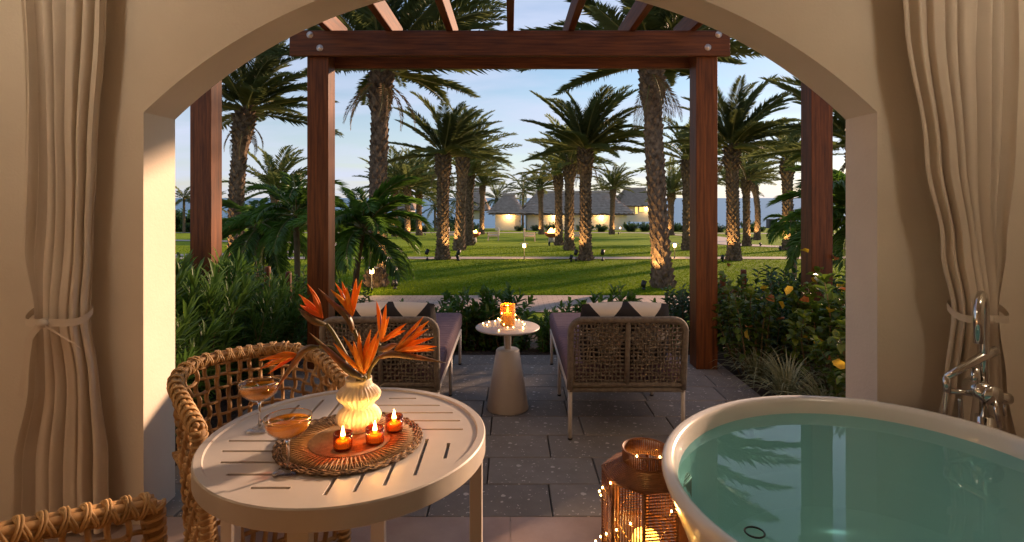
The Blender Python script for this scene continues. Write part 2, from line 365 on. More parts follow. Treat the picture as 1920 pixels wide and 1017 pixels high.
# short grass blades on the nearer lawn
random.seed(5)
gb = MB()
for i in range(70000):
    y = 12.15+(random.random()**1.7)*17; x = random.uniform(-.62, .62)*y
    if 19.05 < y < 20.6 or ((x+9.5)**2 < 2.5 and y > 19): continue
    h = random.uniform(.02, .05); a = random.uniform(0, 6.28); w = .007+.0004*y
    cx, cy = math.cos(a)*w, math.sin(a)*w; z = gz(y)+.008; lx, ly = random.uniform(-.03,.03), random.uniform(-.03,.03)
    gb.tri((x-cx, y-cy, z), (x+cx, y+cy, z), (x+lx, y+ly, z+h))
tag(gb.build('grass', M['blade'], smooth=False, kind='stuff'), 'short mown grass blades on the lawn', 'grass')

# ---------------------------------------------------------------- veranda building
D0, D1 = 2.604, 2.850
HW = 688/F*D0; RA = 988/F*D0; ZC = CAMZ-549/F*D0
ROOMX = 3.0; ROOMY = -1.6; CEIL = 3.02
ver = empty('veranda', (0, D0, 0), 'beige stucco veranda with a wide arched opening framing the garden', 'building')
w = MB()
NA = 64; a0 = math.asin(HW/RA)
arc = [(RA*math.sin(-a0+2*a0*i/NA), ZC+RA*math.cos(-a0+2*a0*i/NA)) for i in range(NA+1)]
TOP = 3.35; XO = 4.2
def face(yv, flip):
    pr = [((-XO,0),(-HW,0),(-HW,arc[0][1]),(-XO,arc[0][1])), ((-XO,arc[0][1]),(-HW,arc[0][1]),(-HW,TOP),(-XO,TOP)), ((HW,0),(XO,0),(XO,arc[0][1]),(HW,arc[0][1])), ((HW,arc[0][1]),(XO,arc[0][1]),(XO,TOP),(HW,TOP))]
    pr += [((arc[i][0],arc[i][1]),(arc[i+1][0],arc[i+1][1]),(arc[i+1][0],TOP),(arc[i][0],TOP)) for i in range(NA)]
    for q in pr:
        q = [(a, yv, b) for a, b in q]
        w.quad(*(q[::-1] if flip else q))
face(D0, False); face(D1, True)
for i in range(NA): w.quad((arc[i+1][0],D0,arc[i+1][1]),(arc[i][0],D0,arc[i][1]),(arc[i][0],D1,arc[i][1]),(arc[i+1][0],D1,arc[i+1][1]))
w.quad((-HW,D0,0),(-HW,D1,0),(-HW,D1,arc[0][1]),(-HW,D0,arc[0][1])); w.quad((HW,D1,0),(HW,D0,0),(HW,D0,arc[0][1]),(HW,D1,arc[0][1]))
w.quad((-XO,D0,TOP),(XO,D0,TOP),(XO,D1,TOP),(-XO,D1,TOP))
for v in w.v[:]: pass
w.v = [(x, y-D0, z) for x, y, z in w.v]
w.build('arched_wall', M['stucco'], ver, smooth=False)
def rel(b, o): b.v = [(x-o[0], y-o[1], z-o[2]) for x, y, z in b.v]; return b
O = (0, D0, 0)
rel(MB().box(-ROOMX-.2,-ROOMX, ROOMY,D0-.002, 0,CEIL), O).build('side_wall', M['stucco'], ver, smooth=False)
rel(MB().box(ROOMX,ROOMX+.2, ROOMY,D0-.002, 0,CEIL), O).build('side_wall', M['stucco'], ver, smooth=False)
rel(MB().box(-ROOMX-.2,ROOMX+.2, ROOMY-.2,ROOMY-.002, 0,CEIL), O).build('back_wall', M['stucco'], ver, smooth=False)
rel(MB().box(-XO,XO, ROOMY-.25,D0-.002, CEIL+.002,TOP), O).build('ceiling', M['stucco'], ver, smooth=False)
# floor of marble tiles
fl = MB().box(-ROOMX-.2, ROOMX+.2, ROOMY-.2, 2.668, -.12, -.022).build('floor', M['stone'], smooth=False, kind='structure')
tw, tl = .40, .60
tme = MB().box(0, tl-.002, 0, tw-.002, -.02, 0).mesh('tile', M['marble'], False)
row = 0; y = 2.668-tw
while y > ROOMY-.2:
    x = -ROOMX-(.31 if row % 2 else .0)
    while x < ROOMX:
        inst('tile', tme, fl, (x, y, 0)); x += tl
    y -= tw; row += 1
# patio of grey pavers
pt = MB().box(-1.9, 1.93, 2.672, 5.43, -.10, -.034).build('patio', M['black'], smooth=False, kind='structure')
PH, PL = .3055, .602
pm = {}
def paver(x0, x1, y0):
    k = round(x1-x0, 3)
    if k not in pm:
        b = MB(); L_ = k-.007; W_ = PH-.007; e = .004
        b.v = [(0,0,-.03),(L_,0,-.03),(L_,W_,-.03),(0,W_,-.03),(0,0,-e),(L_,0,-e),(L_,W_,-e),(0,W_,-e),(e,e,0),(L_-e,e,0),(L_-e,W_-e,0),(e,W_-e,0)]
        b.f = [(0,1,5,4),(1,2,6,5),(2,3,7,6),(3,0,4,7),(4,5,9,8),(5,6,10,9),(6,7,11,10),(7,4,8,11),(8,9,10,11)]
        pm[k] = b.mesh('paver', M['paver'], False)
    inst('paver', pm[k], pt, (x0, y0, random.uniform(-.0012, .0012)))
starts = [.0, -.047, .035, -.05, .20, -.1, .26, .05, -.14]
for r_ in range(9):
    y0 = 2.672+r_*PH; x = -1.9; first = .3+(starts[r_] % PL) if r_ % 2 == 0 else .02+(starts[r_] % PL)
    x1 = x+max(.12, first % PL)
    while x < 1.92:
        x1 = min(x1, 1.93)
        if x1-x > .05: paver(x, x1, y0)
        x = x1; x1 = x+PL

# ---------------------------------------------------------------- added lamps, out of view, that warm and brighten the veranda interior
for sx in (-1, 1):
    l = empty('added_ceiling_lamp', (sx*2.15, 1.35, CEIL), 'added warm globe lamp, out of view, brightening the veranda interior', 'lamp', 'added veranda lamps')
    MB().lathe([(.0,-.03),(.09,-.03),(.09,0)], 24).build('canopy', M['whitemetal'], l)
    MB().lathe([(.001,-.27)]+[(.12*math.sin(PI*i/12), -.15-.12*math.cos(PI*i/12)) for i in range(1, 12)]+[(.03,-.03)], 24).build('globe', M['globe'], l)

# ---------------------------------------------------------------- pergola
pg = empty('pergola', (0, 5.05, 0), 'reddish brown timber pergola standing over the patio', 'pergola')
PO = (0, 5.05, 0)
def timber(name, x0, x1, y0, y1, z0, z1, m, par=pg, o=PO, bev=.006):
    c = ((x0+x1)/2, (y0+y1)/2, (z0+z1)/2)
    b = rel(MB().box(x0, x1, y0, y1, z0, z1), c).build(name, m, par, smooth=False, bevel=bev)
    b.location = (c[0]-o[0], c[1]-o[1], c[2]-o[2]); return b
for px in (-1.705, 1.74):
    p = timber('post', px-.095, px+.095, 4.955, 5.145, 0.0, 2.975, M['wood_z'])
for (yb, nm) in ((4.90, 0), (5.147, 1)):
    bm_ = timber('beam', -1.935 if not nm else -1.83, 1.925 if not nm else 1.86, yb, yb+.052, 2.762 if not nm else 2.71, 2.985, M['wood_x'])
    if nm == 0:
        for bx, bz in ((-1.755, 2.945), (-1.668, 2.83), (1.822, 2.948), (1.728, 2.835)):
            bo = MB().lathe([(.001,.012),(.014,.012),(.016,.006),(.028,.005),(.03,0)], 18).build('bolt', M['bolt'], bm_)
            bo.location = (bx-(-.005), -.026, bz-2.8735); bo.rotation_euler = (R(90), 0, 0)
for i in range(-3, 4):
    timber('rafter', i*.535-.03+(.0), i*.535+.03, 2.853, 5.42, 2.9875, 3.16, M['wood_y'])
timber('ledger', -2.0, 2.0, 2.853, 2.9, 2.78, 2.985, M['wood_x'])
for sx, lab in ((-1, 'timber post with beam in the leafy bed by the lance leaved shrubs'), (1, 'timber post with beam in the bed by the yellow leaved shrubs')):
    xq = -2.905 if sx < 0 else 2.925
    e = empty('side_pergola', (xq, 5.35, 0), lab, 'post')
    oo = (xq, 5.35, 0)
    timber('post', xq-.1, xq+.1, 5.25, 5.45, -.1, 3.0, M['wood_z'], e, oo)
    timber('beam', xq-.05, xq+.05, 2.853, 5.6, 3.003, 3.2, M['wood_y'], e, oo)

# ---------------------------------------------------------------- palms
def frond_mesh(name, bend, n, ll, lw, m, vup=.45, fwd=.75, seed=0, rw=.012, droop=.35, start=.14):
    rnd = random.Random(seed); b = MB(); k = 14; pts = []; p = Vector((0,0,0)); a = 0
    for i in range(k+1):
        pts.append(p.copy()); t = i/k
        a = -bend*(t**1.5); p = p+Vector((math.cos(a), 0, math.sin(a)))/k
    b.tube(pts, [rw*(1-.85*i/k) for i in range(k+1)], 4)
    nr = len(b.f)
    for i in range(n):
        t = start+(1-start)*(i+rnd.random()*.6)/n; q = t*k; j = min(int(q), k-1); u = q-j
        o = pts[j].lerp(pts[j+1], u); T = (pts[j+1]-pts[j]).normalized(); N_ = Vector((-T.z, 0, T.x))
        L_ = ll*(.35+.65*math.sin(PI*min(1, (t-start)/(1-start)*.86+.16)))*rnd.uniform(.85, 1.1)
        for s in (-1, 1):
            f = fwd+rnd.uniform(-.12,.12); d = (T*f+Vector((0,s,0))*(1-.3*t)+N_*(vup+rnd.uniform(-.25,.2))).normalized()
            sd = d.cross(N_).normalized()*lw*.5
            m1 = o+d*L_*.45; tip = o+d*L_+Vector((0,0,-droop*L_*rnd.uniform(.4,1)))
            c = len(b.v); b.v += [tuple(o), tuple(m1+sd), tuple(tip), tuple(m1-sd)]; b.f += [(c,c+1,c+2),(c,c+2,c+3)]
    me = b.mesh(name, m); me.materials.append(M['rachis'])
    for i in range(nr): me.polygons[i].material_index = 1
    return me
DRY = mat('dry_frond', (.16,.10,.05), .9, (.24,.16,.08), 3)
DEAD = frond_mesh('frond', 1.0, 40, .12, .010, DRY, seed=77)
DATE = [frond_mesh('frond', bd, 104, .18, .0098, M['frond'], seed=i) for i, bd in enumerate((.2, .45, .75, 1.1))]
FAR = [frond_mesh('frond', bd, 34, .18, .024, M['frond'], seed=i+9) for i, bd in enumerate((.25, .55, .95))]
FEATHER = [frond_mesh('frond', bd, 52, .28, .026, M['frondg'], vup=.25, fwd=.8, seed=i+20, rw=.016, droop=.5) for i, bd in enumerate((.9, 1.4, 1.9))]
def trunk_mesh(pts, r, rows, per, skirt=True, flare=1.45, mname='trunk', mt=None, seed=1):
    rnd = random.Random(seed); b = MB(); n = len(pts)
    def rad(t):
        q = r*(1+(flare-1)*math.exp(-t*16))
        if skirt: q *= 1+.30*max(0, min(1, (t-.76)/.08))-.25*max(0, (t-.93)/.07)
        return q
    b.tube(pts, [rad(i/(n-1)) for i in range(n)], 12)
    for i in range(rows):
        t = (i+.3)/rows; q = t*(n-1); j = min(int(q), n-2); c = pts[j].lerp(pts[j+1], q-j); rr = rad(t)*.97
        h = (pts[-1]-pts[0]).length/rows*1.5
        for k in range(per):
            a = 2*PI*(k+.5*(i % 2))/per+rnd.uniform(-.08,.08); da = PI/per*.92; o = 1.16+rnd.uniform(0,.22)+(.16 if skirt and t > .76 else 0)
            A = c+Vector((math.cos(a-da), math.sin(a-da), 0))*rr*1.01; B = c+Vector((math.cos(a+da), math.sin(a+da), 0))*rr*1.01
            T = c+Vector((math.cos(a)*rr*o, math.sin(a)*rr*o, h*rnd.uniform(.6,.95))); I = c+Vector((math.cos(a)*rr*.95, math.sin(a)*rr*.95, h*1.02))
            x = len(b.v); b.v += [tuple(A), tuple(B), tuple(T), tuple(I)]; b.f += [(x,x+1,x+2),(x+1,x+3,x+2),(x+3,x,x+2)]
    return b.mesh(mname, mt or M['trunk'], False)
def palm(bx, d, tx, ty, wpx, rpx, label, seed, kind='date', group=None, n=31, mid=None, uplight=True, name='date_palm', emax=84, emin=-6, wind=.22, zb=None):
    rnd = random.Random(seed); base = Vector(((bx-CX)/F*d, d, gz(d) if zb is None else zb)); top = P(tx, ty, d); top.y = d+rnd.uniform(-.2,.2)
    e = empty(name, base, label, 'palm tree', group)
    c = [Vector((0,0,-.05))]
    for t in (.33, .66):
        q = (top-base)*t
        if mid: q += Vector((mid*d/F*math.sin(PI*t), 0, 0))
        c.append(q)
    c.append(top-base); pts = catmull(c, 8); r = wpx*d/F/2*.86
    near = d < 22
    if kind == 'date': me = trunk_mesh(pts, r, 40 if near else 28, 8, seed=seed)
    else: me = trunk_mesh(pts, r, 10, 3, False, 1.3, mt=M['stem'], seed=seed)
    inst('trunk', me, e)
    FL = rpx*d/F
    for i in range(n):
        u = (i+.5)/n; phi = i*2.39996+rnd.uniform(-.2,.2); el = R(lerp(emax, emin, u**.9)+rnd.uniform(-7,7))
        v = Vector((math.cos(phi)*math.cos(el)+wind, math.sin(phi)*math.cos(el), math.sin(el)+.04)).normalized()
        ph = math.atan2(v.y, v.x); el = math.asin(max(-1, min(1, v.z)))
        if kind == 'date': ml = DATE if near else FAR
        else: ml = FEATHER if near else FAR
        me = ml[min(len(ml)-1, int((1-u)*.6*len(ml)+rnd.random()*.9*len(ml)*.55))]
        s = FL*rnd.uniform(.86, 1.1)
        inst('frond', me, e, (top-base)+Vector((0,0,-.12*u*s*.4)), (rnd.uniform(-.35,.35), -el, ph), (s,s,s))
    if kind == 'date' and near:
        for i in range(7): inst('dead_frond', DEAD, e, (top-base)+Vector((0,0,-.35)), (rnd.uniform(-.5,.5), R(rnd.uniform(25,60)), rnd.uniform(0,6.28)), (FL*.45,)*3)
    if uplight: UP.append((base.copy(), r, d, seed))
    return e
UP = []
palm(443, 15.6, 466, 205, 29, 165, 'date palm with curved trunk rising beyond the outer post and lance leaved shrubs', 1, mid=-8)
palm(704, 13.3, 712, 118, 35, 262, 'massive date palm with a shaggy bulging crown base behind the mushroom garden lamp', 2, n=38)
palm(1243, 13.2, 1218, 108, 36, 262, 'tall leaning date palm beside the brick path, its base lit by a spotlight', 3, n=38, mid=-3)
palm(830, 19.2, 832, 288, 24, 122, 'date palm with upswept crown at the footpath edge by two small spotlights', 4)
palm(861, 25, 868, 292, 20, 105, 'date palm on the lawn with an armchair behind its trunk', 5)
palm(880, 30, 880, 326, 16, 85, 'date palm standing just beside a fire bowl, its trunk unlit', 6, uplight=False)
LK = 'short date palm at the far footpath in front of the thatched cottages'; LG = 'short palms along the far path'
for i, (x, tx, ty) in enumerate(((903, 905, 346), (1015, 1013, 352), (1147, 1149, 352))): palm(x, 53, tx, ty, 9.5, 52, LK, 30+i, group=LG, n=34)
palm(1048, 30, 1047, 328, 15, 82, 'slim date palm next to the blazing fire bowl', 9)
palm(1067, 25, 1068, 306, 18, 98, 'date palm between the blazing fire bowl and the footpath spotlights', 10)
palm(1098, 18.9, 1097, 276, 23, 134, 'broad crowned date palm at the footpath in front of the long thatched house', 11, n=40)
palm(1257, 50, 1258, 362, 12, 70, 'date palm by the cottage with lit yellow windows', 13, n=36)
palm(1289, 25, 1287, 298, 19, 105, 'date palm rising behind the pergola post on the lawn', 14)
palm(1376, 18.9, 1376, 272, 24, 138, 'tall date palm beyond the yellow leaved shrubs at the footpath', 15, n=38)
palm(1400, 29, 1398, 335, 14, 78, 'date palm beside the winding footpath toward the beach', 16)
palm(1419, 38, 1412, 340, 11, 58, 'slender date palm with bent trunk on the lawn near the beach', 17, mid=5)
palm(1366, 50, 1366, 345, 9, 62, 'thin date palm on the lawn edge close to the sea', 18, n=32)
palm(1478, 25, 1477, 300, 20, 98, 'date palm behind the broad leaved young palm near the beach', 19)
palm(513, 30, 514, 352, 16, 100, 'date palm whose crown shows above the dark feather palms', 20, uplight=False)
TK = 'date palm in the loose row behind the bright feather palm'
for i, (x, tx, ty, d) in enumerate(((764, 764, 350, 42), (741, 739, 352, 46), (786, 785, 362, 50))): palm(x, d, tx, ty, 11, 85, TK, 40+i, group='palms behind the feather palm', n=34)
for i, (x, d, tx, ty, r) in enumerate(((345, 60, 345, 372, 40), (392, 62, 392, 380, 42), (932, 84, 930, 372, 50), (980, 90, 981, 358, 48), (1128, 95, 1130, 358, 40), (860, 84, 858, 376, 42), (816, 70, 815, 385, 46))):
    palm(x, d, tx, ty, 5, r, 'loose coconut palm showing around the thatched cottages' if x > 400 else 'loose coconut palm on the shore by the blue sea', 50+i, kind='coco', group='coconut palms', n=22, uplight=False, name='coconut_palm', emax=70, emin=-35, wind=.35)
# feathery garden palms close to the patio
palm(666, 8.2, 676, 428, 12, 138, 'bright green feather palm with slim smooth trunk beside the pergola post', 70, kind='f', n=22, uplight=False, name='feather_palm', emax=78, emin=-30, wind=.1, mid=-6)
palm(487, 11, 489, 420, 20, 115, 'dark feather palm with stout trunk behind the lance leaved shrubs', 71, kind='f', n=20, uplight=False, name='feather_palm', emax=60, emin=-35, wind=.15)
palm(560, 9.5, 562, 400, 12, 120, 'feather palm half hidden behind the pergola post', 72, kind='f', n=18, uplight=False, name='feather_palm', emax=75, emin=-30)
palm(1605, 7.5, 1606, 400, 14, 170, 'glossy feather palm behind the right stucco pier by the timber post', 73, kind='f', n=24, uplight=False, name='feather_palm', emax=80, emin=-30, wind=-.1)
palm(1490, 13, 1492, 420, 10, 60, 'young broad leaved palm beside the outer timber post', 74, kind='f', n=16, uplight=False, name='feather_palm', emax=60, emin=-30, wind=-.2)
palm(1600, 14, 1602, 262, 24, 190, 'date palm with golden sunlit fronds above the glossy feather palm', 75, uplight=False)

# uplights at the palm feet
upm = MB().lathe([(.001,0),(.03,0),(.03,.05),(.012,.055),(.012,.09)], 10).mesh('stake', M['black'])
uph = MB().lathe([(.001,-.06),(.04,-.06),(.045,.05),(.04,.05),(.036,.03),(.001,.03)], 12).mesh('head', M['black'])
for base, r, d, sd in UP:
    s = -1 if sd % 2 else 1
    loc = base+Vector((s*(r*1.2+.32), -.42, .0))
    e = empty('spotlight', loc, 'small black spotlight on the grass aimed up a palm trunk', 'spotlight', 'palm spotlights')
    sc_ = 1.3
    inst('stake', upm, e, (0,0,0), (0,0,0), (sc_,)*3)
    tgt = base+Vector((0, 0, 1.5))-loc
    inst('head', uph, e, (0,0,.16), tgt.to_track_quat('Z','Y').to_euler(), (sc_,)*3)
    light('beam_light', e, Vector((0,0,.16))+tgt.normalized()*.1, 45 if d < 22 else 70, (1,.60,.22), .03, 'SPOT', tgt, 70)

# ---------------------------------------------------------------- thatched cottages
def cottage(name, label, x0, x1, yb, ye, yr, rx0, rx1, d, dep, doors=(), wins=(), lamps=(), seed=1, over=1.0):
    rnd = random.Random(seed); k = d/F
    X0, X1 = (x0-CX)*k, (x1-CX)*k; zb = CAMZ-(yb-CY)*k; zeave = CAMZ-(ye-CY)*k; zr = CAMZ-(yr-CY)*k; A, B = (rx0-CX)*k, (rx1-CX)*k
    o = Vector((X0, d, zb)); e = empty(name, o, label, 'house')
    W = X1-X0
    rel(MB().box(X0+over, X1-over, d+over, d+dep-over, zb-.6, zeave+.35), o).build('wall', M['siding'], e, smooth=False)
    # siding boards
    n = int((zeave+.35-zb)/.24)
    for i in range(n): rel(MB().box(X0+over-.01, X1-over+.01, d+over-.03, d+over-.003, zb+i*.24, zb+i*.24+.225), o).build('board', M['siding'], e, smooth=False)
    rf = MB(); c = [Vector((X0, d, zeave)), Vector((X1, d, zeave)), Vector((X1, d+dep, zeave)), Vector((X0, d+dep, zeave))]
    ra, rb = Vector((A, d+dep/2, zr)), Vector((B, d+dep/2, zr))
    for (p, q, s, t) in ((c[0],c[1],rb,ra),(c[1],c[2],rb,rb),(c[2],c[3],ra,rb),(c[3],c[0],ra,ra)):
        nn = (q-p).cross(t-p).normalized()
        rf.quad(p-nn*.25, q-nn*.25, s-nn*.25, t-nn*.25)
        rows = 9; m = max(8, int((q-p).length/.22))
        for r_ in range(rows):
            v0, v1 = r_/rows, (r_+1.5)/rows
            v1 = min(v1, 1)
            for j in range(m):
                u0, u1 = j/m, (j+1)/m
                dr = rnd.uniform(0, .55)/rows
                def pt(u, v, off): return p.lerp(q, u).lerp(t.lerp(s, u), v)+nn*off
                rf.quad(pt(u0, v0-dr, .12+rnd.uniform(0,.05)), pt(u1, v0-dr*rnd.uniform(.6,1.2), .12+rnd.uniform(0,.05)), pt(u1, v1, .0), pt(u0, v1, .0))
    rf.tube([ra-o*0+Vector((-.3,0,.05)), rb+Vector((.3,0,.05))], .22, 8)
    rel(rf, o).build('thatched_roof', M['thatch'], e, smooth=False)
    yf = d+over-.05
    for (a, b, t) in doors:
        dd = rel(MB().box((a-CX)*k, (b-CX)*k, yf-.04, yf, zb, CAMZ-(t-CY)*k), o).build('door', M['door'], e, smooth=False)
        rel(MB().box((b-CX)*k-.2, (b-CX)*k-.12, yf-.09, yf-.042, zb+.95, zb+1.1), o).build('handle', M['black'], dd, smooth=False)
    for (a, b, t, bt) in wins:
        wf = rel(MB().box((a-CX)*k-.06, (b-CX)*k+.06, yf-.03, yf, CAMZ-(bt-CY)*k-.06, CAMZ-(t-CY)*k+.06), o).build('window', M['door'], e, smooth=False)
        rel(MB().box((a-CX)*k, (b-CX)*k, yf-.04, yf-.032, CAMZ-(bt-CY)*k, CAMZ-(t-CY)*k), o).build('pane', M['win_warm'], wf, smooth=False)
    for (lx, ly) in lamps:
        lp = Vector(((lx-CX)*k, yf-.16, CAMZ-(ly-CY)*k))-o
        la = MB().lathe([(.001,-.18),(.11,-.16),(.11,.12),(.001,.14)], 10).build('wall_lamp', M['lamp_warm'], e); la.location = lp
        light('lamp_light', e, lp+Vector((0,-.35,-.1)), 42, (1,.58,.2), .15)
    return e
cottage('thatched_cottage', 'long white cottage with hipped thatched roof and warm wall lamps beyond the lawn', 975, 1192, 431, 401, 361, 1012, 1152, 75, 11, (), ((1114,1121,403,406),(1149,1156,403,406)), ((1041,407),(1130,407)), 1)
cottage('thatched_cottage', 'small thatched cottage with pale door and lamp joined to the long cottage', 914, 984, 430, 400, 366, 945, 962, 73.5, 7.5, ((966,977,404),), (), ((954,405),), 2)
cottage('thatched_cottage', 'thatched cottage with lit yellow windows near the sea', 1160, 1240, 410, 386, 354, 1184, 1222, 92, 10, (), ((1193,1198,388,402),(1201,1209,388,398)), ((1216,390),), 3)
cottage('thatched_cottage', 'far thatched cottage showing between the palm trunks of the row', 722, 776, 405, 392, 357, 742, 756, 88, 8, (), (), (), 4)
cottage('thatched_cottage', 'far thatched cottage behind the palms at the small cottage', 868, 916, 405, 394, 354, 885, 898, 90, 8, (), (), (), 5)
# low white building far left
wb = empty('white_pavilion', P(540, 395, 66), 'low white flat roofed pavilion beyond the dark feather palms', 'building')
MB().box(-1.6, 1.7, 0, 4, -1, 1.1).build('wall', M['siding'], wb, smooth=False)
MB().box(-1.9, 2.0, -.3, 4.3, 1.103, 1.3).build('roof', M['siding'], wb, smooth=False)
for i in range(3): MB().box(-1.2+i, -.7+i, -.05, -.003, -.6, .8).build('window', M['cushion'], wb, smooth=False)

# ---------------------------------------------------------------- lawn furniture
def armchair(x, y, face_, label):
    p = G(x, y); e = empty('garden_armchair', p, label, 'armchair', 'armchairs round the fire bowls')
    s = face_
    MB().box(-.36,.36,-.36,.36,.30,.42).build('seat', M['stone'], e, False, .03)
    o = MB().box(-.36,.36,-.05,.05,0,.5).build('backrest', M['stone'], e, False, .03); o.location = (-s*.34,0,.34); o.rotation_euler = (0, -s*.2, R(90)); o.rotation_euler = (s*0, 0, R(90))
    for sy in (-.36, .36): MB().box(-.33,.36,sy-.03,sy+.03,.5,.56).build('armrest', M['stone'], e, False, .01)
    for a in (-.33,.33):
        for b in (-.36,.36): MB().box(a-.025,a+.025,b-.025,b+.025,0,.5).build('leg', M['stone'], e, False)
    return e
armchair(925, 452, -1, 'grey garden armchair facing the fire bowl with the low flame'); armchair(993, 453, 1, 'grey garden armchair facing the fire bowl with the tall flame')
armchair(850, 450, 1, 'grey garden armchair behind a lit palm trunk near the low flame'); armchair(1083, 452, -1, 'grey garden armchair behind the broad crowned palm')
def firebowl(x, y, h, label, power):
    p = G(x, y); e = empty('fire_bowl', p, label, 'fire bowl', 'fire bowls on the lawn')
    MB().lathe([(.001,0),(.20,0),(.17,.32),(.001,.32)], 20).build('pedestal', M['stone'], e)
    MB().lathe([(.001,.30),(.2,.32),(.36,.42),(.44,.60),(.41,.60),(.33,.47),(.001,.45)], 28).build('bowl', M['firebowl'], e)
    rnd = random.Random(int(x)); b = MB()
    for i in range(7):
        q = Vector((rnd.uniform(-.2,.2), rnd.uniform(-.2,.2), .5)); hh = h*rnd.uniform(.5, 1)
        b.tube([q, q+Vector((.02,0,hh*.3)), q+Vector((.06,0,hh*.65)), q+Vector((.1,0,hh))], [.07,.13,.08,.005], 8)
    b.build('flame', M['fire'], e)
    light('fire_light', e, (0,0,.95), power, (1,.5,.15), .2)
firebowl(888, 455, .28, 'terracotta fire bowl on a stone pedestal with a low flame', 25)
firebowl(1034, 455, .55, 'terracotta fire bowl on a stone pedestal with a tall flame', 40)
def pathlamp(x, y, h, label, two=False, d=None):
    p = G(x, y); e = empty('path_lamp', p, label, 'garden lamp', 'garden path lamps')
    MB().lathe([(.001,0),(.022,0),(.018,h*.3),(.012,h*.3),(.012,h),(.001,h)], 10).build('stem', M['black'], e)
    MB().lathe([(.001,h),(.045,h),(.05,h+.12),(.001,h+.12)], 14).build('bulb', M['lamp_warm'], e)
    MB().lathe([(.15,h+.125),(.001,h+.17)], 20).build('shade', M['whitemetal'], e)
    light('lamp_light', e, (0,-.12,h+.05), 5, (1,.6,.22), .05)
pathlamp(697, 548, .42, 'mushroom garden lamp glowing in front of the massive palm')
pathlamp(983, 487, .42, 'garden lamp on a post at the footpath facing the armchairs'); pathlamp(1265, 486, .42, 'garden lamp at the footpath beside the leaning palm'); pathlamp(1549, 487, .45, 'garden lamp at the footpath by the outer timber post')
pathlamp(508, 492, .45, 'garden lamp among shrubs near the stout feather palm'); pathlamp(1163, 438, .5, 'garden lamp at the far path in front of the long cottage')
def spot(x, y, label, s=1.5):
    e = empty('garden_spotlight', G(x, y), label, 'spotlight', 'spotlights along the lawn edges')
    inst('stake', upm, e, (0,0,0), (0,0,0), (s,)*3); inst('head', uph, e, (0,0,.2*s), (R(-35),R(20),0), (s,)*3)
spot(738, 538, 'black spotlight on a stake at the brick path by the massive palm', 1.9)
for x, y in ((801, 489), (860, 490), (1080, 490), (1130, 490)): spot(x, y, 'black spotlight on a stake along the footpath edge')
# people on the beach
def person(x, d, z, label, cloth, sit=False):
    e = empty('person', ((x-CX)/F*d, d, z), label, 'person', 'people on the beach')
    b = MB(); me = bpy.data.meshes.new('body')
    if sit: J = [(0,0,.35),(0,.03,.62),(0,.03,.85),(0,.02,1.0),(.2,.02,.8),(.28,-.2,.6),(-.2,.02,.8),(-.28,-.2,.6),(.12,-.35,.5),(.12,-.5,.06),(-.12,-.35,.5),(-.12,-.5,.06)]
    else: J = [(0,0,.92),(0,.0,1.2),(0,0,1.42),(0,-.02,1.64),(.21,0,1.38),(.27,-.05,.95),(-.21,0,1.38),(-.27,-.05,.95),(.1,0,.5),(.12,0,.04),(-.1,.05,.5),(-.12,.1,.04)]
    E = [(0,1),(1,2),(2,3),(2,4),(4,5),(2,6),(6,7),(0,8),(8,9),(0,10),(10,11)]
    rr = [.15,.14,.11,.11,.06,.04,.06,.04,.08,.05,.08,.05]
    me.from_pydata(J, E, []); me.update(); me.materials.append(M[cloth])
    o = bpy.data.objects.new('body', me); COL.objects.link(o); o.parent = e
    md = o.modifiers.new('skin', 'SKIN')
    for i, v in enumerate(me.skin_vertices[0].data): v.radius = (rr[i], rr[i])
    me.skin_vertices[0].data[0].use_root = True
    o.modifiers.new('sub', 'SUBSURF').render_levels = 1
    h = MB().lathe([(.001,-.12),(.07,-.1),(.095,-.02),(.085,.08),(.001,.12)], 10).build('head', M['skin'], e); h.location = Vector(J[3])+Vector((0,-.01,.08))
person(1405, 92, gz(92), 'person in dark clothes standing on the beach by the water', 'cloth_b')
person(1390, 93, gz(93), 'person in dark clothes sitting under the small beach tree', 'cloth_b', True)
kk = empty('beach_kiosk', (( 1447-CX)/F*97, 97, gz(97)), 'small dark kiosk at the water edge beyond the lawn', 'kiosk')
MB().box(-.7,.7,-.6,.6,-.2,1.5).build('wall', M['black'], kk, False); MB().box(-1.1,1.0,-.8,.8,-.1,.25).build('base', M['black'], kk, False); MB().box(-.8,.8,-.7,.7,1.503,1.62).build('roof', M['black'], kk, False)

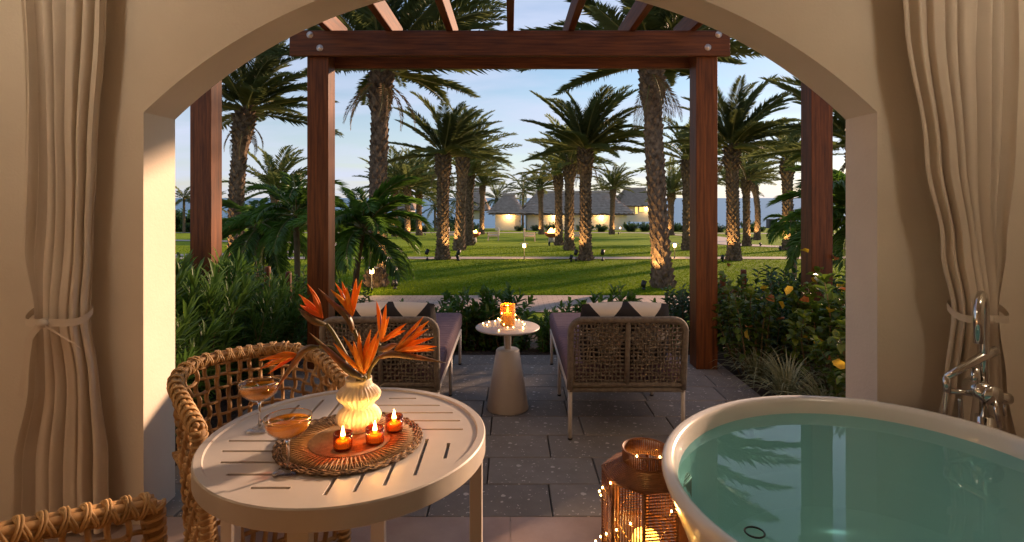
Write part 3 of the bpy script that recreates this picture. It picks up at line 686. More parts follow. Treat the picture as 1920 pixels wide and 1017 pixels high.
# ---------------------------------------------------------------- shrubs
def leaf(b, o, d, n, L_, W_, fold=.25, curl=.15, mid=.45):
    d = d.normalized(); s = d.cross(n)
    if s.length < 1e-4: s = d.orthogonal()
    s.normalize(); n = s.cross(d); c = len(b.v); up = n*W_*fold
    m1 = o+d*L_*mid*.55-n*L_*curl*.05; m2 = o+d*L_*(mid+.3)-n*L_*curl*.45; tip = o+d*L_-n*L_*curl
    b.v += [tuple(o), tuple(m1+s*W_*.42+up), tuple(m1), tuple(m1-s*W_*.42+up), tuple(m2+s*W_*.40+up), tuple(m2), tuple(m2-s*W_*.40+up), tuple(tip)]
    b.f += [(c,c+2,c+1),(c,c+3,c+2),(c+1,c+2,c+5,c+4),(c+2,c+3,c+6,c+5),(c+4,c+5,c+7),(c+5,c+6,c+7)]
def shrub_meshes(seed, h, rad, nst, per, L_, W_, lm, up=.55, upright=1.0, whorl=2, bare=.15, curl=.2, jit=.4):
    rnd = random.Random(seed); st = MB(); fo = MB()
    for i in range(nst):
        a = rnd.uniform(0, 6.28); q = rad*math.sqrt(rnd.random()); b0 = Vector((math.cos(a)*q*.35, math.sin(a)*q*.35, -.05))
        hh = h*rnd.uniform(.55, 1.0)*(1-.25*(q/rad)); e = Vector((math.cos(a)*q, math.sin(a)*q, hh)); mdp = b0.lerp(e, .5)+Vector((rnd.uniform(-.08,.08), rnd.uniform(-.08,.08), .1*hh))
        pts = catmull([b0, mdp, e], 6); st.tube(pts, [.009*(1-.75*j/12) for j in range(13)], 4)
        for j in range(per):
            t = bare+(1-bare)*(j+rnd.random())/per; k = t*12; jj = min(int(k), 11); o = pts[jj].lerp(pts[jj+1], k-jj); T = (pts[jj+1]-pts[jj]).normalized()
            ph = j*2.4+rnd.random()
            for w_ in range(whorl):
                an = ph+w_*2*PI/whorl; sd = (T.orthogonal().normalized()); sd.rotate(Quaternion(T, an))
                d = (sd*(1-up*t)+T*up*(.4+t)+Vector((rnd.uniform(-jit,jit), rnd.uniform(-jit,jit), rnd.uniform(-jit,jit)))*.6)
                s = rnd.uniform(.65, 1.1)
                leaf(fo, o+sd*.004, d, Vector((0,0,1))+sd*-.4, L_*s, W_*s, curl=curl*rnd.uniform(.2,1.6))
    return st.mesh('stems', M['stem']), fo.mesh('foliage', lm)
LANCE = [shrub_meshes(i+1, 1.25, .5, 26, 22, .21, .03, M['leaf_l'], up=.75, whorl=3) for i in range(3)]
HEDGE = [shrub_meshes(i+11, .62, .34, 20, 12, .095, .042, M['leaf_h'], up=.55, whorl=3, bare=.05) for i in range(4)]
DARK = [shrub_meshes(i+21, .95, .55, 34, 16, .09, .05, M['leaf_d'], up=.35, whorl=2, bare=.05) for i in range(3)]
ROUND = [shrub_meshes(i+31, 1.1, .42, 14, 13, .10, .075, M['leaf_r'], up=.35, whorl=2, bare=.25, jit=.7, curl=.35) for i in range(3)]
BUSH = [shrub_meshes(i+41, 1.0, .8, 40, 14, .16, .09, M['leaf_d'], up=.4, whorl=2, bare=.0) for i in range(2)]
def shrub(kind, i, x, y, s, label, group, name, rz=None, z=None, sz=1):
    e = empty(name, (x, y, gz(y) if z is None else z), label, 'shrub', group, random.uniform(0, 6.28) if rz is None else rz)
    st, fo = kind[i % len(kind)]
    inst('stems', st, e, scl=(s,s,s*sz)); f = inst('foliage', fo, e, scl=(s,s,s*sz)); f['kind'] = 'stuff'
    return e
random.seed(21)
for i, (x, y, s) in enumerate(((-2.25,3.35,.86),(-2.7,3.55,1.02),(-2.35,3.95,.9),(-2.95,4.2,1.05),(-2.2,4.55,.78),(-2.65,4.9,.9),(-3.4,4.5,1.1),(-2.15,5.1,.7),(-3.2,3.5,1.1),(-3.3,5.4,.9))):
    shrub(LANCE, i, x, y, s, 'bushy shrub with long narrow lance leaves in the bed by the wicker chair', 'lance leaved shrubs', 'lance_leaf_shrub')
for i, (x, y, s) in enumerate(((-2.2,6.1,.95),(-2.9,6.3,1.05),(-3.6,6.5,1.1),(-4.3,6.4,1.1),(-2.5,7.0,1.0),(-3.4,7.4,1.1),(-1.75,5.9,.8),(-4.6,7.6,1.2),(-5.6,7.2,1.2))):
    shrub(DARK, i, x, y, s, 'dense dark green shrub behind the lance leaved shrubs', 'dark shrubs', 'dark_shrub')
for i in range(17):
    x = -1.45+i*.195+random.uniform(-.06,.06); y = 5.72+random.uniform(-.1,.35)
    s = (1.18 if i in (5, 7, 13) else random.uniform(.6, .92))
    shrub(HEDGE, i, x, y, s, 'low glossy leaved shrub in the hedge at the patio end', 'low hedge shrubs', 'hedge_shrub')
for i, (x, y, s) in enumerate(((2.0,5.9,1.0),(2.3,6.4,1.1),(2.6,5.9,1.2),(3.1,6.3,1.2),(3.6,6.0,1.2),(3.5,5.2,1.1),(2.45,5.1,.8),(4.2,6.6,1.3))):
    shrub(DARK, i+1, x, y, s*.85, 'dark green shrub at the back of the bed beside the tub', 'dark shrubs by the tub', 'dark_shrub')
for i, (x, y, s) in enumerate(((2.15,4.9,.85),(2.5,4.5,1.0),(2.85,4.9,1.05),(2.4,4.0,.72),(2.75,3.9,.95),(2.3,3.55,.6),(3.1,4.4,1.05),(2.65,3.4,.85),(2.2,5.4,.9))):
    e = shrub(ROUND, i, x, y, s, 'airy shrub with rounded leaves, some yellow, in the bed by the tub', 'round leaved shrubs', 'round_leaf_shrub')
    rnd = random.Random(i)
    for j in range(7):
        b = MB(); leaf(b, Vector((0,0,0)), Vector((1,0,rnd.uniform(-.5,.3))), Vector((0,0,1)), .085, .07)
        o = b.build('yellow_leaf', M['leaf_y' if j % 3 else 'leaf_o'], e); a = rnd.uniform(0,6.28); q = rnd.uniform(.1,.38)
        o.location = (math.cos(a)*q*s, math.sin(a)*q*s, s*rnd.uniform(.35,1.02)); o.rotation_euler = (rnd.uniform(-1,1), rnd.uniform(-1,1), a)
    if i in (3, 4, 6, 7):
        b = MB()
        for j in range(40): leaf(b, Vector((rnd.gauss(0,.07), rnd.gauss(0,.07), rnd.uniform(.3,.62)*s)), Vector((rnd.uniform(-1,1), rnd.uniform(-1,1), rnd.uniform(-.9,.3))), Vector((0,0,1)), .05, .022, curl=.5)
        b.build('dry_leaves', M['leaf_o'], e, kind='stuff')
for i in range(26):
    x = random.uniform(-40, 45); y = random.choice((62, 64, 70, 72))+random.uniform(-1,1)
    if y > 66 and not (-4 < x < 18): y -= 7
    shrub(BUSH, i, x, y, random.uniform(.7, 1.3), 'leafy green bush in the planting along the far path', 'bushes by the cottages', 'bush')
for i in range(34):
    x = -75+i*2.6+random.uniform(-.8,.8); y = random.uniform(66, 84)
    if x > -6 : break
    shrub(BUSH, i, x, y, random.uniform(2.0, 3.3), 'broad green bush in the belt of planting before the sea', 'bushes before the sea', 'bush')
for i, x in enumerate((14.2, 16, 18, 20, 22.4, 25, 30)): shrub(BUSH, i, x, 66+i*.7, random.uniform(.9,1.5), 'green bush near the cottage with lit yellow windows', 'bushes near the sea cottage', 'bush')
for i, (x, y) in enumerate(((1466,428),(1476,427),(1488,427),(1500,426))):
    p = G(x, y+3); shrub(BUSH, i, p.x, p.y, .9, 'clipped low green bush at the edge of the beach', 'beach edge bushes', 'bush')
# variegated grass clumps
def clump(x, y, s, seed):
    rnd = random.Random(seed); b = MB()
    for i in range(150):
        a = rnd.uniform(0, 6.28); L_ = rnd.uniform(.22, .46)*s; el = rnd.uniform(.55, 1.45); p = Vector((math.cos(a)*.03, math.sin(a)*.03, 0)); w_ = .006
        prev = None; sd = Vector((-math.sin(a), math.cos(a), 0))
        for j in range(7):
            t = j/6; ww = w_*(1-t**2)+.0005; q = (tuple(p+sd*ww), tuple(p-sd*ww))
            if prev: b.quad(prev[0], prev[1], q[1], q[0])
            prev = q; ang = el-t*t*1.9; p = p+Vector((math.cos(a)*math.cos(ang), math.sin(a)*math.cos(ang), math.sin(ang)))*L_/6
    e = empty('variegated_grass', (x, y, gz(y)), 'arching clump of pale striped grass at the patio edge beside the tub', 'plant', 'variegated grass clumps')
    b.build('blades', M['varieg'], e, kind='stuff')
for i, (x, y, s) in enumerate(((2.1,4.75,1.05),(2.13,4.3,1.1),(2.2,3.85,1.1),(2.45,4.15,1.0))): clump(x, y, s, i)
for i, (px, py, d, h) in enumerate(((502,500,6.6,.9),(541,510,6.4,.9),(1355,515,6.3,.95),(1394,506,6.6,1.0))):
    t = P(px, py, d); o = MB().lathe([(.001,-.9),(.035,-.9),(.035,h-.12-.0),(.03,h-.1),(.001,h-.1)], 10).build('wooden_stake', M['wood_z']); o.location = (t.x, d, gz(d)+.1)
    o.location.z = t.z-h+.1
    tag(o, 'short round wooden stake standing among the dark shrubs', 'stake', 'wooden stakes')

# ---------------------------------------------------------------- curtains
def curtain(sgn, label, keysL, keysR, yc, seed, ztie):
    rnd = random.Random(seed); zt, zbm = 2.93, .02
    x0 = (keysL[0][1]+keysR[0][1])/2
    e = empty('curtain', (x0, yc, zbm), label, 'curtain')
    nu, nv = 190, 90; b = MB(); ph = [rnd.uniform(0, 6.28) for _ in range(6)]
    for j in range(nv+1):
        z = lerp(zbm, zt, j/nv); xl, xr = interp(keysL, z), interp(keysR, z)
        g = math.exp(-((z-ztie)/.22)**2)
        for i in range(nu+1):
            u = i/nu; drift = .012*math.sin(3*z+u*5+ph[0])*(1-g)
            uu = u+.028*math.sin(5*u+ph[1])+.012*math.sin(1.4*z+9*u+ph[4])*(1-g)
            fold = (2*abs(math.sin(PI*7.5*uu+ph[2]))**.75-1.2)*-.85+0.22*math.sin(2*PI*11*uu+ph[3]+z*.6)+.25*math.sin(2*PI*3*u+ph[5]+z*.8)
            A = .028*(1-.35*g)
            y = A*fold+.05*g*(-(1-(2*u-1)**2))
            b.v.append((lerp(xl, xr, u)+drift-x0+.006*math.cos(2*PI*8.5*uu+ph[2]), y, z-zbm))
    for j in range(nv):
        for i in range(nu): a = j*(nu+1)+i; b.f.append((a, a+1, a+nu+2, a+nu+1))
    b.build('panel', M['linen'], e)
    xl, xr = interp(keysL, ztie), interp(keysR, ztie); xc = (xl+xr)/2; hw = (xr-xl)/2+.012
    def band(pts, wd, nm, par):
        bb = MB(); n = len(pts)
        bb.tube(pts, [wd]*n, 6, flat=1.0); return bb.build(nm, M['linen'], par)
    bb = MB(); N_ = 40
    for i in range(N_):
        q = 2*PI*i/N_; droop = -.025*math.cos(q*1.0-PI/2-PI)
        for dz in (-.016, .016): bb.v.append((xc-x0+hw*math.cos(q), -.02+.085*math.sin(q), ztie-zbm+dz+droop+.008*math.sin(3*q)))
    for i in range(N_): k = (i+1) % N_; bb.f.append((2*i, 2*k, 2*k+1, 2*i+1))
    tie = bb.build('tie_band', M['linen'], e)
    kx = xc-x0-(.0 if sgn < 0 else .03); ky = -.11; kz = ztie-zbm-.02
    MB().lathe([(.001,-.022),(.018,-.016),(.024,0),(.018,.016),(.001,.022)], 12, (kx, ky, kz)).build('knot', M['linen'], tie)
    def tail(pts, w_):
        bb = MB(); pts = catmull(pts, 6)
        for p in pts: bb.v += [(p.x-w_*.7, p.y-.002, p.z+w_*.7), (p.x+w_*.7, p.y+.002, p.z-w_*.7)]
        for i in range(len(pts)-1): bb.f.append((2*i, 2*i+1, 2*i+3, 2*i+2))
        bb.build('tie_tail', M['linen'], tie)
    if sgn < 0:
        tail([(kx, ky-.01, kz), (kx+.06, ky-.01, kz-.035), (kx+.15, ky+.005, kz-.10)], .02)
        tail([(kx, ky-.012, kz), (kx-.05, ky-.012, kz-.07), (kx-.075, ky, kz-.18), (kx-.105, ky+.01, kz-.32)], .013)
    return e
kL = [(.0,-2.27),(.3,-2.25),(.7,-2.16),(1.0,-2.13),(1.3,-2.18),(1.9,-2.185),(2.9,-2.21)]
kR = [(.0,-1.80),(.3,-1.82),(.7,-1.86),(1.0,-1.885),(1.3,-1.87),(1.7,-1.85),(2.3,-1.825),(2.9,-1.81)]
curtain(-1, 'beige linen curtain tied with a bow hanging by the wicker chairs', kL, kR, 2.515, 4, 1.0)
kL = [(.0,1.80),(.3,1.84),(.7,1.93),(1.02,1.955),(1.3,1.90),(1.7,1.82),(2.3,1.745),(2.9,1.68)]
kR = [(.0,2.31),(.3,2.28),(.7,2.21),(1.02,2.165),(1.3,2.21),(1.7,2.24),(2.3,2.25),(2.9,2.25)]
curtain(1, 'beige linen curtain gathered behind the bath faucet', kL, kR, 2.49, 9, 1.02)

# ---------------------------------------------------------------- bathtub
TB = (1.20, 1.79, 0); TA, TBb = .752, .672; TR = R(45); NSEG = 72
tub = empty('bathtub', TB, 'round freestanding white bathtub filled with teal water', 'bathtub')
def tubp(sc_, z): return (sc_, z)
prof = [(.60,.0),(.63,.004),(.66,.02),(.72,.12),(.82,.30),(.92,.48),(.975,.575),(.992,.605),(1.0,.622),(.998,.634),(.985,.641),(.965,.641),(.945,.634),(.935,.622),(.925,.59),(.89,.46),(.83,.30),(.74,.17),(.60,.115),(.30,.10),(.001,.10)]
MB().lathe(prof, NSEG, sx=TA, sy=TBb, rot=TR).build('shell', M['enamel'], tub)
MB().lathe([(.001,.103),(.035,.103),(.04,.10)], 20).build('drain', M['chrome'], tub)
wt = MB(); wt.lathe([(.922,.578),(.001,.578)], NSEG, sx=TA, sy=TBb, rot=TR)
o = wt.build('bath_water', M['bath']); o.location = TB; tag(o, 'still teal water filling the round white bathtub', 'water')
st_ = MB().lathe([(.026,-.003),(.029,0),(.026,.003),(.023,0),(.026,-.003)], 28).build('floating_ring', M['black']); st_.location = P(1415, 998, .938*F/627); st_.location.z = .5815
tag(st_, 'thin dark ring lying on the bath water', 'ring')
# faucet
fx, fy = 1.955, 2.31
fa = empty('bath_faucet', (fx, fy, 0), 'chrome floor standing bath faucet with hand shower beside the tub', 'faucet')
def fp(x, y, dy=0): p = P(x, y, fy+dy); return p-Vector((fx, fy, 0))
MB().tube([(0,0,0),(0,0,.62)], .032, 20).build('column', M['chrome'], fa)
MB().lathe([(.001,0),(.085,0),(.085,.02),(.03,.03)], 24).build('foot', M['chrome'], fa)
arch_ = [(0,0,.60),(0,0,.9),(0,0,1.04)]+[(-.72*.085*(1-math.cos(q)), -.69*.085*(1-math.cos(q)), 1.04+.09*math.sin(q)) for q in [PI*i/10 for i in range(1, 11)]]+[(-.1225,-.117,.95)]
MB().tube(arch_, .017, 16).build('spout', M['chrome'], fa)
bodyp = fp(1832, 727)
MB().tube([bodyp+Vector((-.005,.03,0)), bodyp+Vector((-.005,-.07,-.005))], .036, 24).build('mixer_body', M['chrome'], fa)
hd = MB().tube([bodyp+Vector((-.005,-.072,-.005)), bodyp+Vector((-.005,-.09,-.005))], .038, 28).build('mixer_handle', M['chrome'], fa)
MB().tube([bodyp+Vector((.0,-.082,-.02)), bodyp+Vector((.008,-.10,-.125))], .009, 12).build('lever', M['chrome'], hd)
MB().tube([fp(1776,732), fp(1850,742)], .012, 12).build('crossbar', M['chrome'], fa)
dv = MB().tube([fp(1842,742), fp(1872,746), fp(1875,746), fp(1892,748)], [.021,.021,.023,.023], 16).build('diverter', M['chrome'], fa)
MB().tube([fp(1884,755), fp(1884,780)], .006, 8).build('pin', M['chrome'], dv)
hs = MB().tube([fp(1774,708), fp(1800,692), fp(1840,670), fp(1868,657)], [.013,.015,.019,.019], 14).build('hand_shower', M['chrome'], fa)
MB().tube([fp(1774,706), fp(1776,735)], [.013,.015], 12).build('holder', M['chrome'], fa)
MB().tube([fp(1829,690), fp(1829,725)], [.016,.020], 12).build('cradle', M['chrome'], fa)
hose = [fp(1775,735), fp(1772,770), fp(1772,820), fp(1790,880), fp(1805,850), fp(1802,790), fp(1800,748)]
hp = catmull(hose, 16); MB().tube(hp, [.0085+(.0012 if i % 2 else -.0012) for i in range(len(hp))], 8).build('hose', M['hose'], fa)

# ---------------------------------------------------------------- rattan floor lantern
LX, LY = .505, 2.09
ln = empty('rattan_lantern', (LX, LY, 0), 'dark cane floor lantern with fairy lights beside the tub', 'lantern')
NO = 8; RL = .158; ZS = .50
def oc(i, r, z): q = 2*PI*(i+.5)/NO+.12; return Vector((r*math.cos(q), r*math.sin(q), z))
for i in range(NO):
    MB().tube([oc(i, RL, 0), oc(i, RL, ZS)], .006, 6).build('corner_post', M['cane'], ln)
    for tier, (z0, z1) in enumerate(((.015, .255), (.262, ZS-.008))):
        b = MB(); a, c = oc(i, RL, 0), oc(i+1, RL, 0)
        if (i+tier) % 2:
            for k in range(11): t = (k+.5)/11; q = a.lerp(c, t); b.tube([q+Vector((0,0,z0)), q+Vector((0,0,z1))], .0026, 5)
        else:
            n = 21
            for k in range(n): z = lerp(z0, z1, (k+.5)/n); b.tube([a.lerp(c,.0)*1.012+Vector((0,0,z)), c*1.012+Vector((0,0,z))], .0028, 5)
        b.build('cane_panel', M['cane'], ln)
    for z in (.008, .258, ZS-.003): MB().tube([oc(i, RL+.003, z), oc(i+1, RL+.003, z)], .005, 6).build('rail', M['cane'], ln)
b = MB()
for k in range(12):
    t = k/11; r = lerp(RL+.002, .086, t); z = ZS+.003+.035*t
    pts = []
    for i in range(48):
        q = 2*PI*i/48; ro = r/max(math.cos(((q-.12-PI/NO*0) % (2*PI/NO))-PI/NO), .1)*math.cos(PI/NO) if False else r
        seg = ((q-.12-PI/NO) % (2*PI/NO))-PI/NO; ro = lerp(r*math.cos(PI/NO)/math.cos(seg), r, t)
        pts.append((ro*math.cos(q), ro*math.sin(q), z))
    b.tube(pts, .0032, 5, closed=True)
b.build('shoulder', M['cane'], ln)
b = MB()
for i in range(70):
    q = 2*PI*i/70; b.tube([(.084*math.cos(q), .084*math.sin(q), ZS+.025), (.084*math.cos(q), .084*math.sin(q), ZS+.085)], .0032, 5)
for z in (ZS+.03, ZS+.085): b.tube([(.086*math.cos(2*PI*i/40), .086*math.sin(2*PI*i/40), z) for i in range(40)], .004, 6, closed=True)
b.build('collar', M['cane'], ln)
MB().lathe([(.001,.002),(.15,.002),(.15,.012),(.001,.012)], 8).build('base', M['cane'], ln)
pc = MB().lathe([(.001,.0),(.05,.0),(.05,.235),(.046,.25),(.03,.243),(.001,.238)], 28).build('pillar_candle', M['ledcandle']); pc.location = (LX, LY, .0145)
tag(pc, 'glowing yellow pillar candle inside the cane lantern', 'candle')
light('candle_light', pc, (0,0,.30), .8, (1,.52,.14), .03)
def fairy(name, pts, label, wire=True, r=.0034):
    e = empty(name, pts[0], label, 'string lights'); o = Vector(pts[0])
    MB().tube([p-o for p in catmull(pts, 4)], .0006, 4).build('wire', M['goldrim'], e)
    me = MB().lathe([(.001,-r*1.3),(r*.9,-r*.6),(r,0),(r*.7,r*.8),(.001,r*1.3)], 8).mesh('bulb', M['bulb'])
    for p in pts: inst('bulb', me, e, Vector(p)-o)
rnd = random.Random(3); pts = []
for i in range(22):
    q = 2.2*PI*i/5.3-2.2; rr = RL+.013; z = .04+.47*((i*.618) % 1)
    q = PI+((q+.9) % 3.1)-.75; pts.append(Vector((LX+rr*math.cos(q), LY+rr*math.sin(q), z)))
pts += [Vector((LX-.05, LY-.075, ZS+.09)), Vector((LX+.03, LY-.085, ZS+.092)), Vector((LX-.19, LY-.02, .25)), Vector((LX-.235, LY-.06, .004)), Vector((LX-.2, LY-.1, .004))]
fairy('fairy_lights', pts, 'warm fairy lights wound around the cane floor lantern')

# ---------------------------------------------------------------- sun loungers
def lounger(x0, x1, label, seed):
    W = x1-x0; e = empty('sun_lounger', ((x0+x1)/2, 3.52, 0), label, 'lounge chair', 'rope back loungers')
    h = W/2; z0, z1 = .318, .785
    lean = lambda z: -.06*(z-z0)/(z1-z0)
    def bp(x, z): return Vector((x, lean(z), z))
    fr = [bp(-h+.02, z0)]+[bp(-h+.02, z) for z in (.4,.55,.68)]
    for i in range(7): q = PI/2*i/6; fr.append(bp(-h+.02+.075*(1-math.cos(q)), z1-.02-.075*(1-math.sin(q))))
    fr += [bp(-p.x, p.z) for p in reversed(fr)]
    MB().tube(fr, .021, 10).build('back_frame', M['rope'], e)
    for z in (z0+.03, z0-.004): MB().tube([bp(-h+.02, z), bp(h-.02, z)], .017, 8).build('bottom_rail', M['rope'], e)
    MB().tube([bp(0, z0+.02), bp(0, z1-.025)], .017, 8).build('center_rail', M['rope'], e)
    rnd = random.Random(seed); b = MB()
    for sx in (-1, 1):
        xa, xb = (.02, h-.035); n = 13; nz = 15
        def wob(i, t): return .006*math.sin(7*t+i*1.7+seed)*math.sin(PI*t)
        for i in range(n):
            x = sx*lerp(xa+.012, xb-.004, (i+.5)/n); pts = []
            for j in range(31):
                t = j/30; z = lerp(z0+.03, z1-.025, t); pts.append(bp(x+wob(i, t), z)+Vector((0, .0075*math.cos(PI*(t*nz-.5+i)), 0)))
            b.tube(pts, .0058, 5)
        for k in range(nz):
            z = lerp(z0+.045, z1-.035, (k+.5)/nz); pts = []
            for j in range(27):
                t = j/26; x = sx*lerp(xa, xb, t); pts.append(bp(x, z+wob(k+5, t))+Vector((0, -.0075*math.cos(PI*(t*n-.5+k)), 0)))
            b.tube(pts, .0062, 5)
    b.build('rope_weave', M['rope'], e, kind='stuff')
    L_ = 1.6
    for sx in (-1, 1):
        MB().tube([(sx*(h-.02), .0, z0-.01), (sx*(h-.02), L_, z0-.01)], .016, 8).build('side_rail', M['whitemetal'], e)
        for yy, zt in ((.0, z0-.02), (.78, z0-.01), (L_-.02, z0-.01)):
            lg = MB().tube([(sx*(h-.02), yy, .0), (sx*(h-.02), yy, zt)], .0135, 10).build('leg', M['whitemetal'], e)
            MB().lathe([(.001,0),(.0145,0),(.0145,.012),(.001,.012)], 10, (sx*(h-.02), yy, .0005)).build('rubber_foot', M['black'], lg)
    for k in range(12): y = .12+k*.13; MB().box(-h+.02, h-.02, y, y+.05, z0-.008, z0+.004).build('slat', M['whitemetal'], e, False)
    # cushion with pleats
    cu = MB(); ny, zc0, zc1 = 150, z0+.012, .462
    def sec(y, k):
        zt = zc1-.006*abs(math.sin(PI*y/.066))**.5*0+.005*abs(math.sin(PI*y/.062))
        ww = h-.004; r = .03; out = []
        for (cx, cz, a0_) in ((ww-r, zt-r, 0), (-ww+r, zt-r, 90), (-ww+r, zc0+r, 180), (ww-r, zc0+r, 270)):
            for s in range(4): q = R(a0_+30*s); out.append((cx+r*math.cos(q), y, cz+r*math.sin(q)))
        return out
    m = 16
    for k in range(ny+1):
        y = lerp(.05, L_+.02, k/ny); cu.v += sec(y, k)
    for k in range(ny):
        for s in range(m): s2 = (s+1) % m; cu.f.append((k*m+s, (k+1)*m+s, (k+1)*m+s2, k*m+s2))
    cu.f.append(tuple(range(m))); cu.f.append(tuple(ny*m+s for s in range(m-1, -1, -1)))
    cu.build('seat_cushion', M['cushion'], e)
    # patterned pillow leaning on the backrest
    pl = MB(); n = 22; pw, phh = .29, .205
    for side in (1, -1):
        for j in range(n+1):
            for i in range(n+1):
                u, v = 2*i/n-1, 2*j/n-1; pin = 1-.08*(u*u*v*v)
                t = .085*((1-u**4)*(1-v**4))**.55
                pl.v.append((u*pw*(1-.06*(1-v*v)*0-.05*v*v*u*u), side*t, v*phh*pin))
    for s in range(2):
        o = s*(n+1)**2
        for j in range(n):
            for i in range(n):
                a = o+j*(n+1)+i; q = (a, a+1, a+n+2, a+n+1); pl.f.append(q if s else q[::-1])
    po = pl.build('pillow', M['pillow']); po.location = ((x0+x1)/2+(.0 if x0 > 0 else .05), 3.52+.065, .462+.205-.012+.0); po.rotation_euler = (R(6), 0, R(2))
    po.location.z = .655
    tag(po, 'black and white patterned pillow on the lounger '+('nearer the tub' if x0 > 0 else 'behind the wicker chair'), 'pillow')
    return e
lounger(.355, 1.105, 'rope backed lounger with plum cushion standing beside the tub', 1)
lounger(-1.185, -.44, 'rope backed lounger with plum cushion behind the dining table', 2)

# ---------------------------------------------------------------- side table with glowing jar
sx_, sy_ = -.02, 4.05
stb = empty('side_table', (sx_, sy_, 0), 'white round side table on a cone base between the loungers', 'table')
MB().lathe([(.001,0),(.148,0),(.152,.006),(.083,.418),(.078,.426),(.001,.428)], 48).build('cone_base', M['whitemetal'], stb)
MB().lathe([(.026,.42),(.026,.575)], 24).build('stem', M['whitemetal'], stb)
MB().lathe([(.001,.574),(.222,.574),(.231,.580),(.231,.586),(.226,.590),(.001,.590)], 56).build('tabletop', M['white'], stb)
JX, JY = sx_-.0, sy_+.03
jar = empty('candle_jar', (JX, JY, .591), 'amber twine wrapped candle jar glowing on the side table', 'candle holder')
MB().lathe([(.001,.002),(.05,.002),(.052,.01),(.052,.155),(.048,.155),(.048,.012),(.001,.012)], 28).build('glass', M['amberjar'], jar)
b = MB(); pts = []
for k in range(17):
    z = .008+k*.0088; rr = .0535+.0008*math.sin(k*3); b.tube([(rr*math.cos(q), rr*math.sin(q), z+.002*math.sin(q*2+k)) for q in [2*PI*i/24 for i in range(24)]], .0027, 5, closed=True)
b.build('twine', M['twine'], jar, kind='stuff')
MB().lathe([(.001,.014),(.036,.014),(.036,.09),(.001,.09)], 20).build('candle', M['wax'], jar)
MB().lathe([(.001,.092),(.008,.102),(.0075,.112),(.001,.135)], 10).build('flame', M['flame'], jar)
light('flame_light', jar, (0,0,.165), 1.3, (1,.55,.17), .012)
rnd = random.Random(8); pts = []
for i in range(24):
    q = i*1.1; 
    if i % 3 == 0: pts.append(Vector((JX+.06*math.cos(q), JY+.06*math.sin(q), .60+.14*rnd.random())))
    else: rr = rnd.uniform(.09, .19); pts.append(Vector((sx_+rr*math.cos(q), sy_+rr*math.sin(q), .598+.02*rnd.random())))
fairy('fairy_lights', pts, 'warm fairy lights spread over the white side table')

# ---------------------------------------------------------------- dining table
TX, TY, TZ, RT = -.535, 1.85, .742, .452
dt = empty('dining_table', (TX, TY, 0), 'round cream metal dining table with slotted top', 'table')
top = MB().lathe([(.001,-.022),(RT-.03,-.022),(RT-.03,-.062),(RT-.004,-.062),(RT,-.058),(RT,-.004),(RT-.004,0),(RT-.026,0),(RT-.030,-.006),(.001,-.006)], 96)
tob = top.build('tabletop', M['white'], dt); tob.location = (0, 0, TZ)
cut = MB(); s0 = .062
for (qx, qy, along) in ((-1,-1,'x'), (1,-1,'y'), (1,1,'x'), (-1,1,'y')):
    for k in range(5):
        c = .045+k*s0*1.18; lim = math.sqrt(max(0, (RT-.075)**2-c*c)); a0_ = .03 if k < 4 else .06; a1 = lim
        if a1-a0_ < .05: continue
        hw = .0058
        if along == 'x': cut.box(*(sorted((qx*a0_, qx*a1))), *(sorted((qy*(c-hw), qy*(c+hw)))), -.08, .05)
        else: cut.box(*(sorted((qx*(c-hw), qx*(c+hw)))), *(sorted((qy*a0_, qy*a1))), -.08, .05)
co = cut.build('slot_cutter', None); co.location = (TX, TY, TZ)
bpy.context.view_layer.update()
md = tob.modifiers.new('slots', 'BOOLEAN'); md.operation = 'DIFFERENCE'; md.object = co; md.solver = 'EXACT'
dg = bpy.context.evaluated_depsgraph_get(); nm = bpy.data.meshes.new_from_object(tob.evaluated_get(dg)); tob.modifiers.clear(); tob.data = nm
for p_ in nm.polygons: p_.use_smooth = True
nm.set_sharp_from_angle(angle=R(28))
bpy.data.objects.remove(co)
md = tob.modifiers.new('bevel', 'BEVEL'); md.width = .0015; md.segments = 2; md.limit_method = 'ANGLE'
for q in (0, 90, 172, 270):
    c = Vector((math.cos(R(q)), math.sin(R(q)), 0))*(RT-.03)
    o = MB().box(-.028,.028,-.02,.02, 0, TZ-.063).build('leg', M['white'], dt, False, .003); o.location = c; o.rotation_euler = (0,0,R(q+90))
# placemat
PX, PY = -.515, 1.80; PZ = TZ-.0045
pmt = empty('placemat', (PX, PY, PZ), 'round woven seagrass placemat under the vase and candles', 'placemat')
pr = [(.001,.006)]
for k in range(28):
    r0 = .005+k*.0045; pr += [(r0, .004), (r0+.00225, .008)]
MB().lathe(pr, 72).build('coil', M['mat_a'], pmt)
b = MB()
for i in range(150):
    q = 2*PI*i/150; q2 = q+.05*(1 if i % 2 else -1); b.tube([(.128*math.cos(q), .128*math.sin(q), .005), (.165*math.cos((q+q2)/2), .165*math.sin((q+q2)/2), .0055), (.205*math.cos(q2), .205*math.sin(q2), .004)], .0024, 4)
b.build('rays', M['mat_a'], pmt)
MB().lathe([(.126,.001),(.126,.003),(.206,.003),(.206,.001)], 72).build('backing', M['mat_b'], pmt)
b = MB()
for k, r0 in enumerate((.207, .214, .221, .228)):
    b.tube([((r0+.0015*math.sin(40*q+k*1.6))*math.cos(q), (r0+.0015*math.sin(40*q+k*1.6))*math.sin(q), .004+.0018*math.sin(40*q+k*2)) for q in [2*PI*i/320 for i in range(320)]], .0036, 5, closed=True)
b.build('braided_edge', M['mat_b'], pmt)
